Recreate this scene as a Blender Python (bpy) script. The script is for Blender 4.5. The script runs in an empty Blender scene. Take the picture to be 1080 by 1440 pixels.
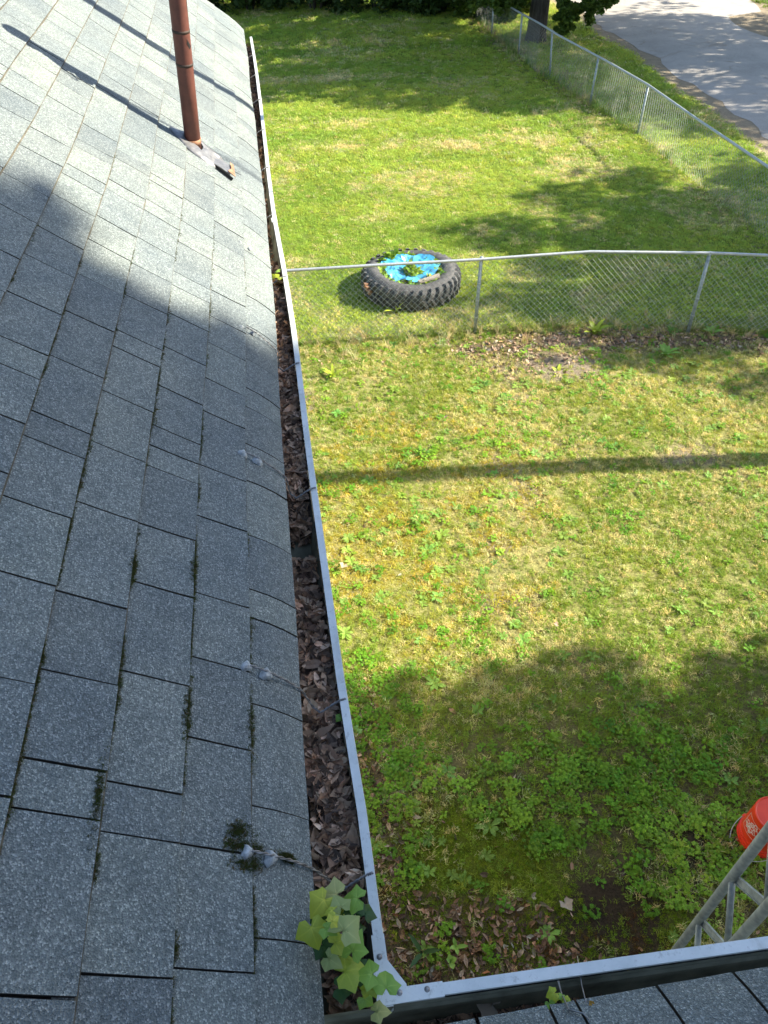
import bpy, bmesh, math, random
import numpy as np
from mathutils import Vector, Matrix, Euler
random.seed(7); rng = np.random.default_rng(7)
R = math.radians
S = bpy.context.scene
COL = S.collection

# ------------------------------------------------------------------ camera
CAMZ = 5.7
F = 1080.0
_N = np.array([15., 1130, 1080.]); _d = _N/np.linalg.norm(_N)
_Y = np.array([-207., -1030, 1080.]); _Y -= _d*(_Y@_d); _Y /= np.linalg.norm(_Y)
_Z = -_d; _X = np.cross(_Y, _Z)
def at(px, py, z=0.0):
    """the point of height z that the photograph shows at (px, py)"""
    r = np.array([px-540, py-720, F]); w = np.array([r@_X, r@_Y, r@_Z])
    w = w*((z-CAMZ)/w[2]); return Vector((w[0], w[1], z))
def pix(P):
    P = np.asarray(P, float).reshape(-1, 3) - np.array([0, 0, CAMZ])
    c = P[:, :1]*_X + P[:, 1:2]*_Y + P[:, 2:]*_Z
    zz = np.where(c[:, 2] > .05, c[:, 2], np.nan)
    return 540+F*c[:, 0]/zz, 720+F*c[:, 1]/zz
cam = bpy.data.cameras.new('camera'); co = bpy.data.objects.new('camera', cam); COL.objects.link(co)
cam.sensor_fit = 'VERTICAL'; cam.sensor_height = 36; cam.lens = 27; cam.clip_start = .05; cam.clip_end = 1500
rt = Vector((_X[0], _Y[0], _Z[0])); dn = Vector((_X[1], _Y[1], _Z[1])); fw = Vector((_X[2], _Y[2], _Z[2]))
m = Matrix((rt, -dn, -fw)).transposed().to_4x4(); m.translation = (0, 0, CAMZ)
co.matrix_world = m; S.camera = co

# ------------------------------------------------------------------ light
TAN_E = .72; SY = -.02
SUN = Vector((1, SY, TAN_E)).normalized()
W = bpy.data.worlds.new('World'); S.world = W; W.use_nodes = True
nt = W.node_tree; bg = nt.nodes['Background']
sky = nt.nodes.new('ShaderNodeTexSky'); sky.sky_type = 'NISHITA'; sky.sun_disc = False
sky.sun_elevation = math.atan(TAN_E); sky.sun_rotation = math.atan2(1, SY)
sky.air_density = 1.0; sky.dust_density = .8; sky.ozone_density = .8
nt.links.new(sky.outputs[0], bg.inputs[0]); bg.inputs[1].default_value = .108
sl = bpy.data.lights.new('sun', 'SUN'); sl.energy = 4.75; sl.angle = R(.55); sl.color = (1, .92, .77)
so = bpy.data.objects.new('sun', sl); COL.objects.link(so)
so.rotation_euler = SUN.to_track_quat('Z', 'Y').to_euler(); so.location = (15, 0, 20)
S.view_settings.view_transform = 'Standard'; S.view_settings.look = 'None'
S.view_settings.gamma = 1; S.view_settings.use_curve_mapping = False
S.view_settings.exposure = 1.6

# ------------------------------------------------------------------ helpers
def me(name, v, f, smooth=False):
    ms = bpy.data.meshes.new(name); ms.from_pydata([tuple(p) for p in v], [], [tuple(q) for q in f]); ms.update()
    if smooth: ms.shade_smooth()
    return ms
def tag(o, label=None, cat=None, group=None, kind=None):
    if label: o['label'] = label
    if cat: o['category'] = cat
    if group: o['group'] = group
    if kind: o['kind'] = kind
    return o
def ob(name, ms, mat=None, parent=None, loc=None, **k):
    o = bpy.data.objects.new(name, ms); COL.objects.link(o)
    if mat is not None and ms is not None and not ms.materials: ms.materials.append(mat)
    if parent is not None: o.parent = parent
    if loc is not None: o.location = loc
    tag(o, k.get('label'), k.get('cat'), k.get('group'), k.get('kind')); return o
def empty(name, loc=(0, 0, 0), **k):
    o = bpy.data.objects.new(name, None); COL.objects.link(o); o.location = loc; o.empty_display_size = .1
    tag(o, k.get('label'), k.get('cat'), k.get('group'), k.get('kind')); return o
class MB:
    def __init__(s): s.v = []; s.f = []
    def add(s, v, f):
        n = len(s.v); s.v += [tuple(p) for p in v]; s.f += [tuple(i+n for i in q) for q in f]; return s
    def box(s, c, h, M=None):
        v = [Vector((c[0]+a*h[0], c[1]+b*h[1], c[2]+d*h[2])) for a in (-1, 1) for b in (-1, 1) for d in (-1, 1)]
        if M is not None: v = [M @ p for p in v]
        return s.add(v, [(0, 1, 3, 2), (4, 6, 7, 5), (0, 4, 5, 1), (2, 3, 7, 6), (0, 2, 6, 4), (1, 5, 7, 3)])
    def tube(s, pts, r, n=8, caps=True):
        pts = [Vector(p) for p in pts]; rr = r if isinstance(r, (list, tuple)) else [r]*len(pts)
        v = []; f = []; up = None
        for i, p in enumerate(pts):
            t = (pts[min(i+1, len(pts)-1)]-pts[max(i-1, 0)])
            if t.length < 1e-9: t = Vector((0, 0, 1))
            t.normalize()
            if up is None: up = Vector((0, 0, 1)) if abs(t.z) < .9 else Vector((1, 0, 0))
            a = t.cross(up); a = a.normalized() if a.length > 1e-6 else t.orthogonal().normalized()
            b = a.cross(t).normalized(); up = b
            for k in range(n):
                w = 2*math.pi*k/n; v.append(p+(a*math.cos(w)+b*math.sin(w))*rr[i])
        for i in range(len(pts)-1):
            for k in range(n):
                f.append((i*n+k, i*n+(k+1) % n, (i+1)*n+(k+1) % n, (i+1)*n+k))
        if caps: f.append(tuple(range(n-1, -1, -1))); f.append(tuple((len(pts)-1)*n+k for k in range(n)))
        return s.add(v, f)
    def lathe(s, prof, n=32, cx=0, cy=0, close=False):
        v = []; f = []; L = len(prof)
        for k in range(n):
            a = 2*math.pi*k/n
            for r, z in prof: v.append((cx+r*math.cos(a), cy+r*math.sin(a), z))
        for k in range(n):
            for i in range(L-1 if not close else L):
                j = (i+1) % L; f.append((k*L+i, ((k+1) % n)*L+i, ((k+1) % n)*L+j, k*L+j))
        return s.add(v, f)
    def ms(s, name, smooth=False): return me(name, s.v, s.f, smooth)
    def ob(s, name, mat, parent=None, smooth=False, **k): return ob(name, s.ms(name, smooth), mat, parent, **k)

def _h(ix, iy, seed):
    n = (ix.astype(np.int64)*374761393 + iy.astype(np.int64)*668265263 + seed*1442695041) & 0x7fffffff
    n = ((n ^ (n >> 13))*1274126177) & 0x7fffffff
    return ((n ^ (n >> 16)) & 0xffff)/65535.0
def vn(x, y, s=1.0, seed=0):
    x = np.asarray(x, float)/s; y = np.asarray(y, float)/s
    ix = np.floor(x); iy = np.floor(y); fx = x-ix; fy = y-iy
    fx = fx*fx*(3-2*fx); fy = fy*fy*(3-2*fy)
    a = _h(ix, iy, seed); b = _h(ix+1, iy, seed); c = _h(ix, iy+1, seed); d = _h(ix+1, iy+1, seed)
    return (a*(1-fx)+b*fx)*(1-fy)+(c*(1-fx)+d*fx)*fy
def fbm(x, y, s, seed=0, o=3):
    t = 0; w = 0
    for i in range(o):
        t = t+vn(x, y, s/2**i, seed+i*17)*.55**i; w += .55**i
    return t/w
def sst(a, b, x): t = np.clip((np.asarray(x, float)-a)/(b-a), 0, 1); return t*t*(3-2*t)
def blob(x, y, cx, cy, rx, ry, soft=.5):
    d = np.sqrt(((x-cx)/rx)**2+((y-cy)/ry)**2); return 1-sst(1-soft, 1+soft, d)

# ---- materials
def mat(name, base=(.5, .5, .5), rough=.7, metal=0, spec=.5):
    m = bpy.data.materials.new(name); m.use_nodes = True; b = m.node_tree.nodes['Principled BSDF']
    b.inputs['Base Color'].default_value = (*base, 1); b.inputs['Roughness'].default_value = rough
    b.inputs['Metallic'].default_value = metal; b.inputs['Specular IOR Level'].default_value = spec
    return m, m.node_tree, b
def nd(t, kind, **k):
    n = t.nodes.new(kind)
    for a, v in k.items():
        if a in n.bl_rna.properties: setattr(n, a, v)
        else: n.inputs[a].default_value = v
    return n
def noise(t, scale, detail=3, rough=.55, vec=None, dist=0):
    n = nd(t, 'ShaderNodeTexNoise'); n.inputs['Scale'].default_value = scale; n.inputs['Detail'].default_value = detail
    n.inputs['Roughness'].default_value = rough; n.inputs['Distortion'].default_value = dist
    if vec is None:
        g = t.nodes.get('pos') or t.nodes.new('ShaderNodeNewGeometry'); g.name = 'pos'; vec = g.outputs['Position']
    t.links.new(vec, n.inputs['Vector']); return n.outputs['Fac']
def ramp(t, fac, stops, interp='LINEAR'):
    r = t.nodes.new('ShaderNodeValToRGB'); r.color_ramp.interpolation = interp
    e = r.color_ramp.elements
    while len(e) < len(stops): e.new(.5)
    for i, (p, c) in enumerate(stops):
        e[i].position = p; e[i].color = (*c, 1) if not isinstance(c, (int, float)) else (c, c, c, 1)
    t.links.new(fac, r.inputs[0]); return r.outputs[0]
def mix(t, fac, a, b, mode='MIX'):
    n = t.nodes.new('ShaderNodeMix'); n.data_type = 'RGBA'; n.blend_type = mode
    for s, v in ((n.inputs[0], fac), (n.inputs[6], a), (n.inputs[7], b)):
        if isinstance(v, (int, float)): s.default_value = v
        elif isinstance(v, tuple): s.default_value = (*v, 1)
        else: t.links.new(v, s)
    return n.outputs[2]
def math_(t, op, a, b=0):
    n = t.nodes.new('ShaderNodeMath'); n.operation = op
    for s, v in ((n.inputs[0], a), (n.inputs[1], b)):
        if isinstance(v, (int, float)): s.default_value = v
        else: t.links.new(v, s)
    return n.outputs[0]
def bump(t, b, h, strength=.5, dist=.01):
    n = t.nodes.new('ShaderNodeBump'); n.inputs['Strength'].default_value = strength; n.inputs['Distance'].default_value = dist
    t.links.new(h, n.inputs['Height']); t.links.new(n.outputs[0], b.inputs['Normal'])
def core(ms, ntop):
    ms.materials.append(M_SH); ms.materials.append(M_CORE); ix = np.zeros(len(ms.polygons), np.int32); ix[ntop:] = 1; ms.polygons.foreach_set('material_index', ix); return ms
def simple(name, c1, c2, scale=20, rough=.7, metal=0, bmp=.3, bd=.004, spec=.5):
    m, t, b = mat(name, c1, rough, metal, spec)
    f = noise(t, scale, 5)
    t.links.new(ramp(t, f, [(.3, c1), (.7, c2)]), b.inputs['Base Color'])
    if bmp: bump(t, b, noise(t, scale*2.5, 4), bmp, bd)
    return m

# shingle: coarse mineral granules, each tab a slightly different blend
def shingle_mat():
    m, t, b = mat('shingle_granules', (.3, .3, .3), .82, 0, .35)
    g = t.nodes.new('ShaderNodeNewGeometry'); g.name = 'pos'
    P = g.outputs['Position']
    v = nd(t, 'ShaderNodeTexVoronoi'); v.inputs['Scale'].default_value = 400; t.links.new(P, v.inputs['Vector'])
    sep = t.nodes.new('ShaderNodeSeparateColor'); t.links.new(v.outputs['Color'], sep.inputs[0])
    gran = ramp(t, sep.outputs[0], [(0, (.055, .066, .066)), (.45, (.135, .160, .158)), (.8, (.27, .305, .295)), (1, (.72, .76, .72))])
    fine = noise(t, 120, 2, .7)
    c = mix(t, .55, gran, ramp(t, fine, [(.3, (.125, .150, .148)), (.7, (.285, .325, .312))]))
    oi = t.nodes.new('ShaderNodeObjectInfo')
    tone = ramp(t, oi.outputs['Random'], [(0, (.82, .83, .86)), (.35, (.94, .95, .97)), (.7, (1.02, 1.02, 1.02)), (1, (1.13, 1.12, 1.08))])
    c = mix(t, 1.0, c, tone, 'MULTIPLY')
    big = noise(t, 3.1, 4, .6)
    c = mix(t, 1.0, c, ramp(t, big, [(.3, (.80, .83, .87)), (.7, (1.08, 1.05, 1.0))]), 'MULTIPLY')
    blot = noise(t, 13, 4, .65)
    c = mix(t, 1.0, c, ramp(t, blot, [(.32, (.83, .84, .86)), (.5, (1, 1, 1))]), 'MULTIPLY')
    t.links.new(c, b.inputs['Base Color'])
    bump(t, b, math_(t, 'ADD', v.outputs['Distance'], fine), .75, .003)
    return m
M_SH = shingle_mat()
M_CORE = simple('shingle_cut_edge', (.022, .02, .016), (.075, .06, .04), 40, .95)
M_DECK = simple('roofing_felt', (.025, .022, .02), (.05, .045, .035), 30)
M_MOSS = simple('moss_green', (.035, .055, .008), (.10, .13, .018), 60, .95)
def gutter_mat():
    m, t, b = mat('gutter_metal', (.6, .62, .64), .45, .1)
    f = noise(t, 9, 5, .7); g = noise(t, 60, 3, .8)
    c = ramp(t, f, [(.35, (.60, .635, .61)), (.62, (.74, .765, .735))])
    c = mix(t, ramp(t, g, [(.57, 0.0), (.70, .5)]), c, (.33, .34, .31)); c = mix(t, ramp(t, noise(t, 4, 6, .8, dist=1.5), [(.54, 0.0), (.68, .45)]), c, (.40, .39, .33))
    t.links.new(c, b.inputs['Base Color']); bump(t, b, g, .15, .001); return m
M_GUT = gutter_mat()
M_GUTIN = simple('gutter_inside_grime', (.06, .06, .035), (.24, .24, .17), 12, .85)
M_GALV = simple('galvanised_steel', (.36, .385, .40), (.50, .53, .55), 25, .5, .45, .2, .001)
M_GALVD = simple('weathered_galvanised_steel', (.21, .25, .27), (.38, .44, .46), 30, .6, .4, .25, .001)
M_WIRE = simple('fence_wire', (.30, .32, .30), (.46, .48, .45), 40, .55, .3, 0)
M_SEAL = simple('grey_roof_cement', (.26, .28, .28), (.60, .63, .62), 90, .6, 0, .8, .004)
M_TWIST = simple('twisted_steel_wire', (.16, .16, .16), (.36, .36, .36), 70, .45, .6, 0)
def rust_mat():
    m, t, b = mat('rusty_red_paint', (.2, .06, .035), .62)
    c = ramp(t, noise(t, 14, 6, .7), [(.3, (.085, .028, .020)), (.55, (.13, .043, .03)), (.75, (.18, .07, .045))])
    t.links.new(c, b.inputs['Base Color']); bump(t, b, noise(t, 120, 3), .3, .001); return m
M_RUST = rust_mat()
M_RUSTO = simple('orange_rust', (.22, .095, .045), (.38, .22, .13), 40, .8)
M_FLASH = simple('weathered_flashing', (.16, .16, .165), (.32, .315, .31), 45, .45, .5, .4, .002)
M_BLACK = simple('black_gap', (.008, .008, .008), (.015, .015, .015))
M_WHITE = simple('white_paint', (.5, .5, .48), (.6, .6, .58), 12, .6)
M_SIDING = simple('house_siding', (.52, .52, .48), (.62, .62, .58), 6, .7)
M_RUB = simple('tire_rubber', (.045, .045, .047), (.12, .118, .112), 18, .75, 0, .5, .01, .35)
M_SOIL = simple('dark_soil', (.03, .022, .014), (.07, .05, .032), 25, .95, 0, .9, .02)
M_WOOD = simple('grey_board', (.22, .19, .15), (.36, .32, .26), 20, .85)
def bark():
    m, t, b = mat('bark', (.05, .04, .03), .95)
    g = t.nodes.new('ShaderNodeMapping'); pos = t.nodes.new('ShaderNodeNewGeometry'); g.inputs['Scale'].default_value = (10, 10, 1.6)
    t.links.new(pos.outputs['Position'], g.inputs[0]); f = noise(t, 2, 6, .7, g.outputs[0])
    t.links.new(ramp(t, f, [(.35, (.022, .018, .014)), (.7, (.10, .085, .07))]), b.inputs['Base Color']); bump(t, b, f, 1, .05); return m
M_BARK = bark()
def leafmat(name, c1, c2, trans=.35, attr=None, rough=.55, spec=.3):
    """thin leaf: diffuse + translucent, per-instance tint if given"""
    m = bpy.data.materials.new(name); m.use_nodes = True; t = m.node_tree; b = t.nodes['Principled BSDF']
    out = t.nodes['Material Output']; b.inputs['Roughness'].default_value = rough; b.inputs['Specular IOR Level'].default_value = spec
    if attr:
        a = t.nodes.new('ShaderNodeAttribute'); a.attribute_type = 'INSTANCER'; a.attribute_name = attr
        f = noise(t, 90, 2, .6); c = mix(t, 1.0, a.outputs['Color'], ramp(t, f, [(.3, (1.08, 1.08, 1.08)), (.7, (1.58, 1.58, 1.58))]), 'MULTIPLY')
    else:
        c = ramp(t, noise(t, 3.5, 4, .7), [(.3, c1), (.7, c2)])
    t.links.new(c, b.inputs['Base Color'])
    tr = t.nodes.new('ShaderNodeBsdfTranslucent'); t.links.new(c, tr.inputs[0])
    mx = t.nodes.new('ShaderNodeMixShader'); mx.inputs[0].default_value = trans
    t.links.new(b.outputs[0], mx.inputs[1]); t.links.new(tr.outputs[0], mx.inputs[2]); t.links.new(mx.outputs[0], out.inputs[0])
    return m
M_BLADE = leafmat('grass_blade', 0, 0, .35, 'tint')
M_DRY = leafmat('dead_leaf', 0, 0, .12, 'tint', .7, .25)
M_CROWN = leafmat('tree_leaves', (.028, .058, .012), (.06, .11, .02), .3)
M_CROWN2 = leafmat('bright_shrub_leaves', (.06, .11, .018), (.12, .19, .03), .3)

# ------------------------------------------------------------------ ground
ROADX = lambda y: 10.2+.10*np.sin(np.asarray(y)*.35)+.08*np.sin(np.asarray(y)*1.1+1)
FENX = lambda y: np.interp(y, [8.5, 12.1, 14.3, 16.9, 19.2, 21.5, 23.8, 27, 31], [8.1, 8.03, 7.93, 7.88, 7.57, 7.3, 7.08, 6.9, 6.8])
FENY = lambda x: np.interp(x, [-.5, 2.5, 4.03, 5.6, 6.3, 8.1], [9.45, 9.38, 9.33, 9.02, 8.86, 8.5])
def gz(x, y):
    x = np.asarray(x, float); y = np.asarray(y, float)
    z = (fbm(x, y, 1.7, 3)-.5)*.07
    z = z+.05*blob(x, y, 3.4, 8.3, .7, .45) - .06*blob(x, y, 1.68, 1.55, .34, .24)
    z = z+.03*blob(x, y, 1.3, 1.62, .3, .3)
    return z*(1-sst(9.6, 10.4, x))-.045*sst(9.9, 10.6, x)*(1-sst(19, 20, x))
def zones(x, y):
    x = np.asarray(x, float); y = np.asarray(y, float)
    n1 = fbm(x, y, .9, 11); n2 = fbm(x, y, .35, 23); n3 = fbm(x, y, 2.6, 31); n4 = fbm(x, y, .16, 5, 2)
    near = 1-sst(9.2, 9.7, y-FENY(np.clip(x, -.5, 8.1))+9.4)
    Z = {}
    lit = blob(x, y, .45, 1.45, 1.0, .50, .35)*1.4 + blob(x, y, 0.15, 2.7, .35, 1.2, .5)*.7 + blob(x, y, 1.0, 1.5, .45, .35, .5)*.6
    band = np.exp(-((y-(FENY(np.clip(x, -.5, 8.1))-.35))/.28)**2)*sst(-.3, .5, x)*(.35+.75*sst(1.6, 2.6, x))
    band = band+blob(x, y, 3.2, 8.6, 1.0, .5)*.7+.45*np.exp(-((y-8.75)/.3)**2)*(x > 4)
    fence = np.exp(-((x-FENX(y)+.1)/.35)**2)*(y > 9.5)*(.35+.4*sst(16, 21, y))
    Z['litter'] = np.clip((lit+band*.9+fence)*(.55+.9*n2)-.12, 0, 1)
    Z['dirt'] = np.clip(blob(x, y, 3.5, 8.25, .5, .35)*1.1+blob(x, y, 1.76, 1.62, .34, .34)*1.6+blob(x, y, 1.05, 1.55, .5, .2)*.4
                        + near*sst(.60, .72, n1*.6+n2*.4)*.8 + blob(x, y, 8.1, 10.6, .5, .4)*.7, 0, 1)
    Z['clover'] = near*np.clip(blob(x, y, 1.95, 2.25, 1.15, .75, .5)*(.7+.6*n2)+blob(x, y, .35, 3.0, .35, 1.0)*.6
                        + sst(.56, .70, n3*.4+n2*.6)*np.interp(y, [2, 4, 5], [.5, .3, .16]) + blob(x, y, 2.3, 6.8, 1.3, .35)*.15, 0, 1)*(1-.85*np.clip(Z['litter'], 0, 1))*(1-.8*Z['dirt'])
    fl = (y-2.45)+(x-1.0)*.68+.5*(n2-.5); cm = np.maximum(sst(-.12, .2, fl), .8*(x < .5)*sst(1.9, 2.2, y))
    Z['clover'] = Z['clover']*cm*(.14+.9*sst(.38, .60, n4*.6+n2*.4))
    Z['moss'] = near*np.clip(blob(x, y, .80, 1.98, .62, .45, .6)*(.6+.9*n2)+blob(x, y, .85, 2.15, .55, .55)*(.3+1.0*n2)+blob(x, y, 1.32, 1.62, .26, .34)*2.2+blob(x, y, 2.0, 1.5, .4, .2)*.9
                        + blob(x, y, .45, 4.8, .8, 1.4)*sst(.38, .55, n1)+blob(x, y, .9, 6.0, 1.6, 1.7)*sst(.42, .6, n2)*.9, 0, 1)
    st = np.exp(-((y-17.15+.12*(x-2.5)+.4*(n1-.5))/.30)**2)*sst(.35, .55, n2)*(x > .3)*(x < 4.3)*1.1
    st = st+blob(x, y, 5.6, 16.9, 1.5, .7)*sst(.38, .62, n2)+blob(x, y, 1.2, 22.4, 2.6, .35)*.8+blob(x, y, 6.2, 15.2, .7, .6)*.8
    Z['dry'] = np.clip(np.where(near > .5, sst(.38, .62, n3*.35+n1*.35+n2*.3)*.95, st*.85+.55*sst(.50, .72, n1)), 0, 1)
    Z['near'] = near; Z['n'] = n2; Z['m'] = n1; Z['f'] = n4; Z['b'] = n3
    return Z
def lerp(a, b, t): return a*(1-t[:, None])+np.array(b)[None]*t[:, None]
def gcol(x, y):
    Z = zones(x, y); n = len(x)
    c = lerp(np.tile(np.array([[.15, .21, .035]]), (n, 1)), (.27, .27, .09), Z['near'])
    c = lerp(c, (.38, .33, .16), Z['dry']*.75)
    c = lerp(c, (.055, .095, .018), Z['clover']*.7)
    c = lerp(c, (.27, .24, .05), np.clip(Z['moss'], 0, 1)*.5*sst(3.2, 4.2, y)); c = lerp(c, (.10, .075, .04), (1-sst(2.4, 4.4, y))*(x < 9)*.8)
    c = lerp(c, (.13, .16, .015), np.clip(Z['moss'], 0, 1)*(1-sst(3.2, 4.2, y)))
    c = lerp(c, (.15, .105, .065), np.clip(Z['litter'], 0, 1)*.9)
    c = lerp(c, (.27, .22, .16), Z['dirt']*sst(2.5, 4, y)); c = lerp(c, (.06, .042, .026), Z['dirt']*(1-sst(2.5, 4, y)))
    rd = sst(-.35, .1, x-ROADX(y)+.5*(Z['n']-.5)); c = lerp(c, (.34, .28, .20), rd)
    return c
xs = np.concatenate([np.linspace(-300, -8, 14), np.arange(-7, 0, .35), np.arange(0, 9.5, .09), np.arange(9.5, 20, .22), np.linspace(21, 300, 14)])
ys = np.concatenate([np.linspace(-300, -3, 12), np.arange(-2.5, 1, .35), np.arange(1, 10.5, .09), np.arange(10.5, 34, .2), np.linspace(35, 500, 14)])
GX, GY = np.meshgrid(xs, ys); gx = GX.ravel(); gy = GY.ravel()
V = np.stack([gx, gy, gz(gx, gy)], 1); nx = len(xs); ny = len(ys)
i = np.arange((ny-1)*(nx-1)); r_, c_ = divmod(i, nx-1); a = r_*nx+c_
Fq = np.stack([a, a+1, a+nx+1, a+nx], 1)
gm = bpy.data.meshes.new('ground'); gm.vertices.add(len(V)); gm.vertices.foreach_set('co', V.ravel())
gm.loops.add(len(Fq)*4); gm.loops.foreach_set('vertex_index', Fq.ravel().astype(np.int32))
gm.polygons.add(len(Fq)); gm.polygons.foreach_set('loop_start', np.arange(0, len(Fq)*4, 4, dtype=np.int32))
gm.update(calc_edges=True); gm.validate(); gm.shade_smooth()
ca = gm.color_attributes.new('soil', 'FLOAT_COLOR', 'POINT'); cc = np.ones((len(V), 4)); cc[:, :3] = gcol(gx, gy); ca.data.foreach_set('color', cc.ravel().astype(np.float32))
mg, t, b = mat('ground_cover', (.1, .1, .05), .95, 0, .2)
at_ = t.nodes.new('ShaderNodeVertexColor'); at_.layer_name = 'soil'
c = mix(t, 1.0, at_.outputs[0], ramp(t, noise(t, 45, 5, .75), [(.3, (.42, .42, .40)), (.68, (1.35, 1.32, 1.3))]), 'MULTIPLY')
c = mix(t, 1.0, c, ramp(t, noise(t, 5, 4, .6), [(.3, (.82, .82, .82)), (.7, (1.15, 1.15, 1.1))]), 'MULTIPLY')
t.links.new(c, b.inputs['Base Color']); bump(t, b, noise(t, 60, 4, .7), 1, .02)
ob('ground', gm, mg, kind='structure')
# road
def road():
    ysr = np.arange(-40, 120, .5); n = 15; v = []; f = []
    for y in ysr:
        x0 = float(ROADX(y))+.45; x1 = 15.6+.5*math.sin(y*.2)+.35*math.sin(y*.9) + (1.2 if y > 27.5 else 0)
        for k in range(n+1):
            s = k/n; v.append((x0*(1-s)+x1*s+(.22*(float(vn(y*1.7, 3.3, 1, 12))-.5)*2*(1 if k == 0 else 0)), y, -.042+.05*math.sin(math.pi*s)))
    for j in range(len(ysr)-1):
        for k in range(n): a = j*(n+1)+k; f.append((a, a+1, a+n+2, a+n+1))
    m, t, b = mat('worn_asphalt', (.15, .15, .15), .9, 0, .3)
    c = ramp(t, noise(t, 1.1, 5, .65), [(.35, (.36, .335, .30)), (.65, (.46, .425, .38))])
    c = mix(t, ramp(t, noise(t, .8, 6, .75, dist=1), [(.56, 0.0), (.66, .75)]), c, (.30, .26, .21))
    c = mix(t, 1.0, c, ramp(t, noise(t, 60, 2, .7), [(.3, (.75, .75, .75)), (.7, (1.2, 1.2, 1.2))]), 'MULTIPLY')
    t.links.new(c, b.inputs['Base Color']); bump(t, b, noise(t, 70, 3), .5, .01)
    ob('road', me('road', v, f, True), m, kind='structure')
road()

# ------------------------------------------------------------------ scatter (geometry nodes)
def blade_tuft(n, h, w, spread, lean, seed, seg=2):
    r = random.Random(seed); B = MB()
    for k in range(n):
        a = r.uniform(0, 6.283); d = r.uniform(0, spread); p = Vector((d*math.cos(a), d*math.sin(a), -.004)); b_ = r.uniform(0, 6.283)
        hh = h*r.uniform(.55, 1.15); l = lean*r.uniform(.2, 1.3)*hh; dr = Vector((math.cos(b_), math.sin(b_), 0)); sd = Vector((-dr.y, dr.x, 0))*w*.5
        v = [p-sd, p+sd]; f = []
        for s in range(1, seg):
            u = s/seg; q = p+dr*l*u*u+Vector((0, 0, hh*u*(1-.25*u*lean))); v += [q-sd*(1-.3*u), q+sd*(1-.3*u)]; f.append((2*s-2, 2*s-1, 2*s+1, 2*s))
        v.append(p+dr*l+Vector((0, 0, hh*(1-.3*lean)))); f.append((2*seg-2, 2*seg-1, 2*seg)); B.add(v, f)
    return B
def leaf_disc(B, c, r, nrm, tilt, az, n=5, el=1.0):
    M = Matrix.Translation(c) @ Euler((tilt, 0, az)).to_matrix().to_4x4()
    v = [M @ Vector((r*math.cos(6.283*k/n), r*el*math.sin(6.283*k/n), .15*r*math.cos(12.566*k/n))) for k in range(n)]
    B.add(v, [tuple(range(n))])
def clover(seed, n=16):
    r = random.Random(seed); B = MB()
    for k in range(n):
        a = r.uniform(0, 6.283); d = .055*math.sqrt(r.random()); z = r.uniform(.012, .038)
        c = Vector((d*math.cos(a), d*math.sin(a), z)); az = r.uniform(0, 6.28)
        for q in range(3):
            w = az+q*2.094; leaf_disc(B, c+Vector((.007*math.cos(w), .007*math.sin(w), 0)), r.uniform(.006, .009), None, r.uniform(-.45, .45), w, 5)
    return B
def rosette(seed, n=9, L=.07, w=.016):
    r = random.Random(seed); B = MB()
    for k in range(n):
        a = 6.283*k/n+r.uniform(-.3, .3); l = L*r.uniform(.6, 1.1); up = r.uniform(.2, .8); d = Vector((math.cos(a), math.sin(a), 0)); s = Vector((-d.y, d.x, 0))
        P = [(0, .15, 0), (.3, .6, .3*up), (.65, 1, .5*up), (1, .05, .4*up)]; v = []; f = []
        for (u, ww, zz) in P:
            c = d*l*u+Vector((0, 0, .008+zz*l)); v += [c-s*w*ww, c+Vector((0, 0, -.12*w)), c+s*w*ww]
        for i in range(3):
            for j in range(2): f.append((i*3+j, i*3+j+1, i*3+j+4, i*3+j+3))
        B.add(v, f)
    return B
def dead_leaf(seed, L=.055):
    r = random.Random(seed); w = L*r.uniform(.3, .5); cu = r.uniform(-.35, .6); tw = r.uniform(-.5, .5); v = []; f = []
    pr = [0, .7, 1, .8, .12]
    for i, k in enumerate(pr):
        u = i/4; x = (u-.5)*L; z = cu*L*((u-.5)**2*4-.5)*.5
        kk = w*k*r.uniform(.8, 1.15)*.5; z1 = r.uniform(.1, .5)*w; v += [(x, -kk, z+z1*k+tw*kk), (x, 0, z), (x, kk, z+z1*k-tw*kk)]
    for i in range(4):
        for j in range(2): f.append((i*3+j, i*3+j+1, i*3+j+4, i*3+j+3))
    B = MB(); B.add(v, f); return B
LIB = {}
def lib(name, builders, m):
    c = bpy.data.collections.new(name); LIB[name] = c
    for k, B in enumerate(builders):
        o = bpy.data.objects.new(name, B.ms(name)); o.data.materials.append(m); c.objects.link(o)
    return c
lib('tuft', [blade_tuft(16, .045, .0042, .04, .9, s) for s in range(5)], M_BLADE)
lib('lawn_tuft', [blade_tuft(26, .055, .008, .12, 1.0, 20+s) for s in range(5)], M_BLADE)
lib('tall_tuft', [blade_tuft(14, .26, .006, .06, .7, 40+s, 3) for s in range(4)], M_BLADE)
lib('clover_patch', [clover(60+s) for s in range(5)], M_BLADE)
lib('rosette', [rosette(80+s, 8+s % 3, .06+.012*s, .011+.002*s) for s in range(5)], M_BLADE)
lib('dry_leaf', [dead_leaf(100+s, .05+.004*s) for s in range(8)], M_DRY)
lib('moss_tuft', [blade_tuft(26, .011, .0035, .017, .8, 140+s, 1) for s in range(4)], M_BLADE)
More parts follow.
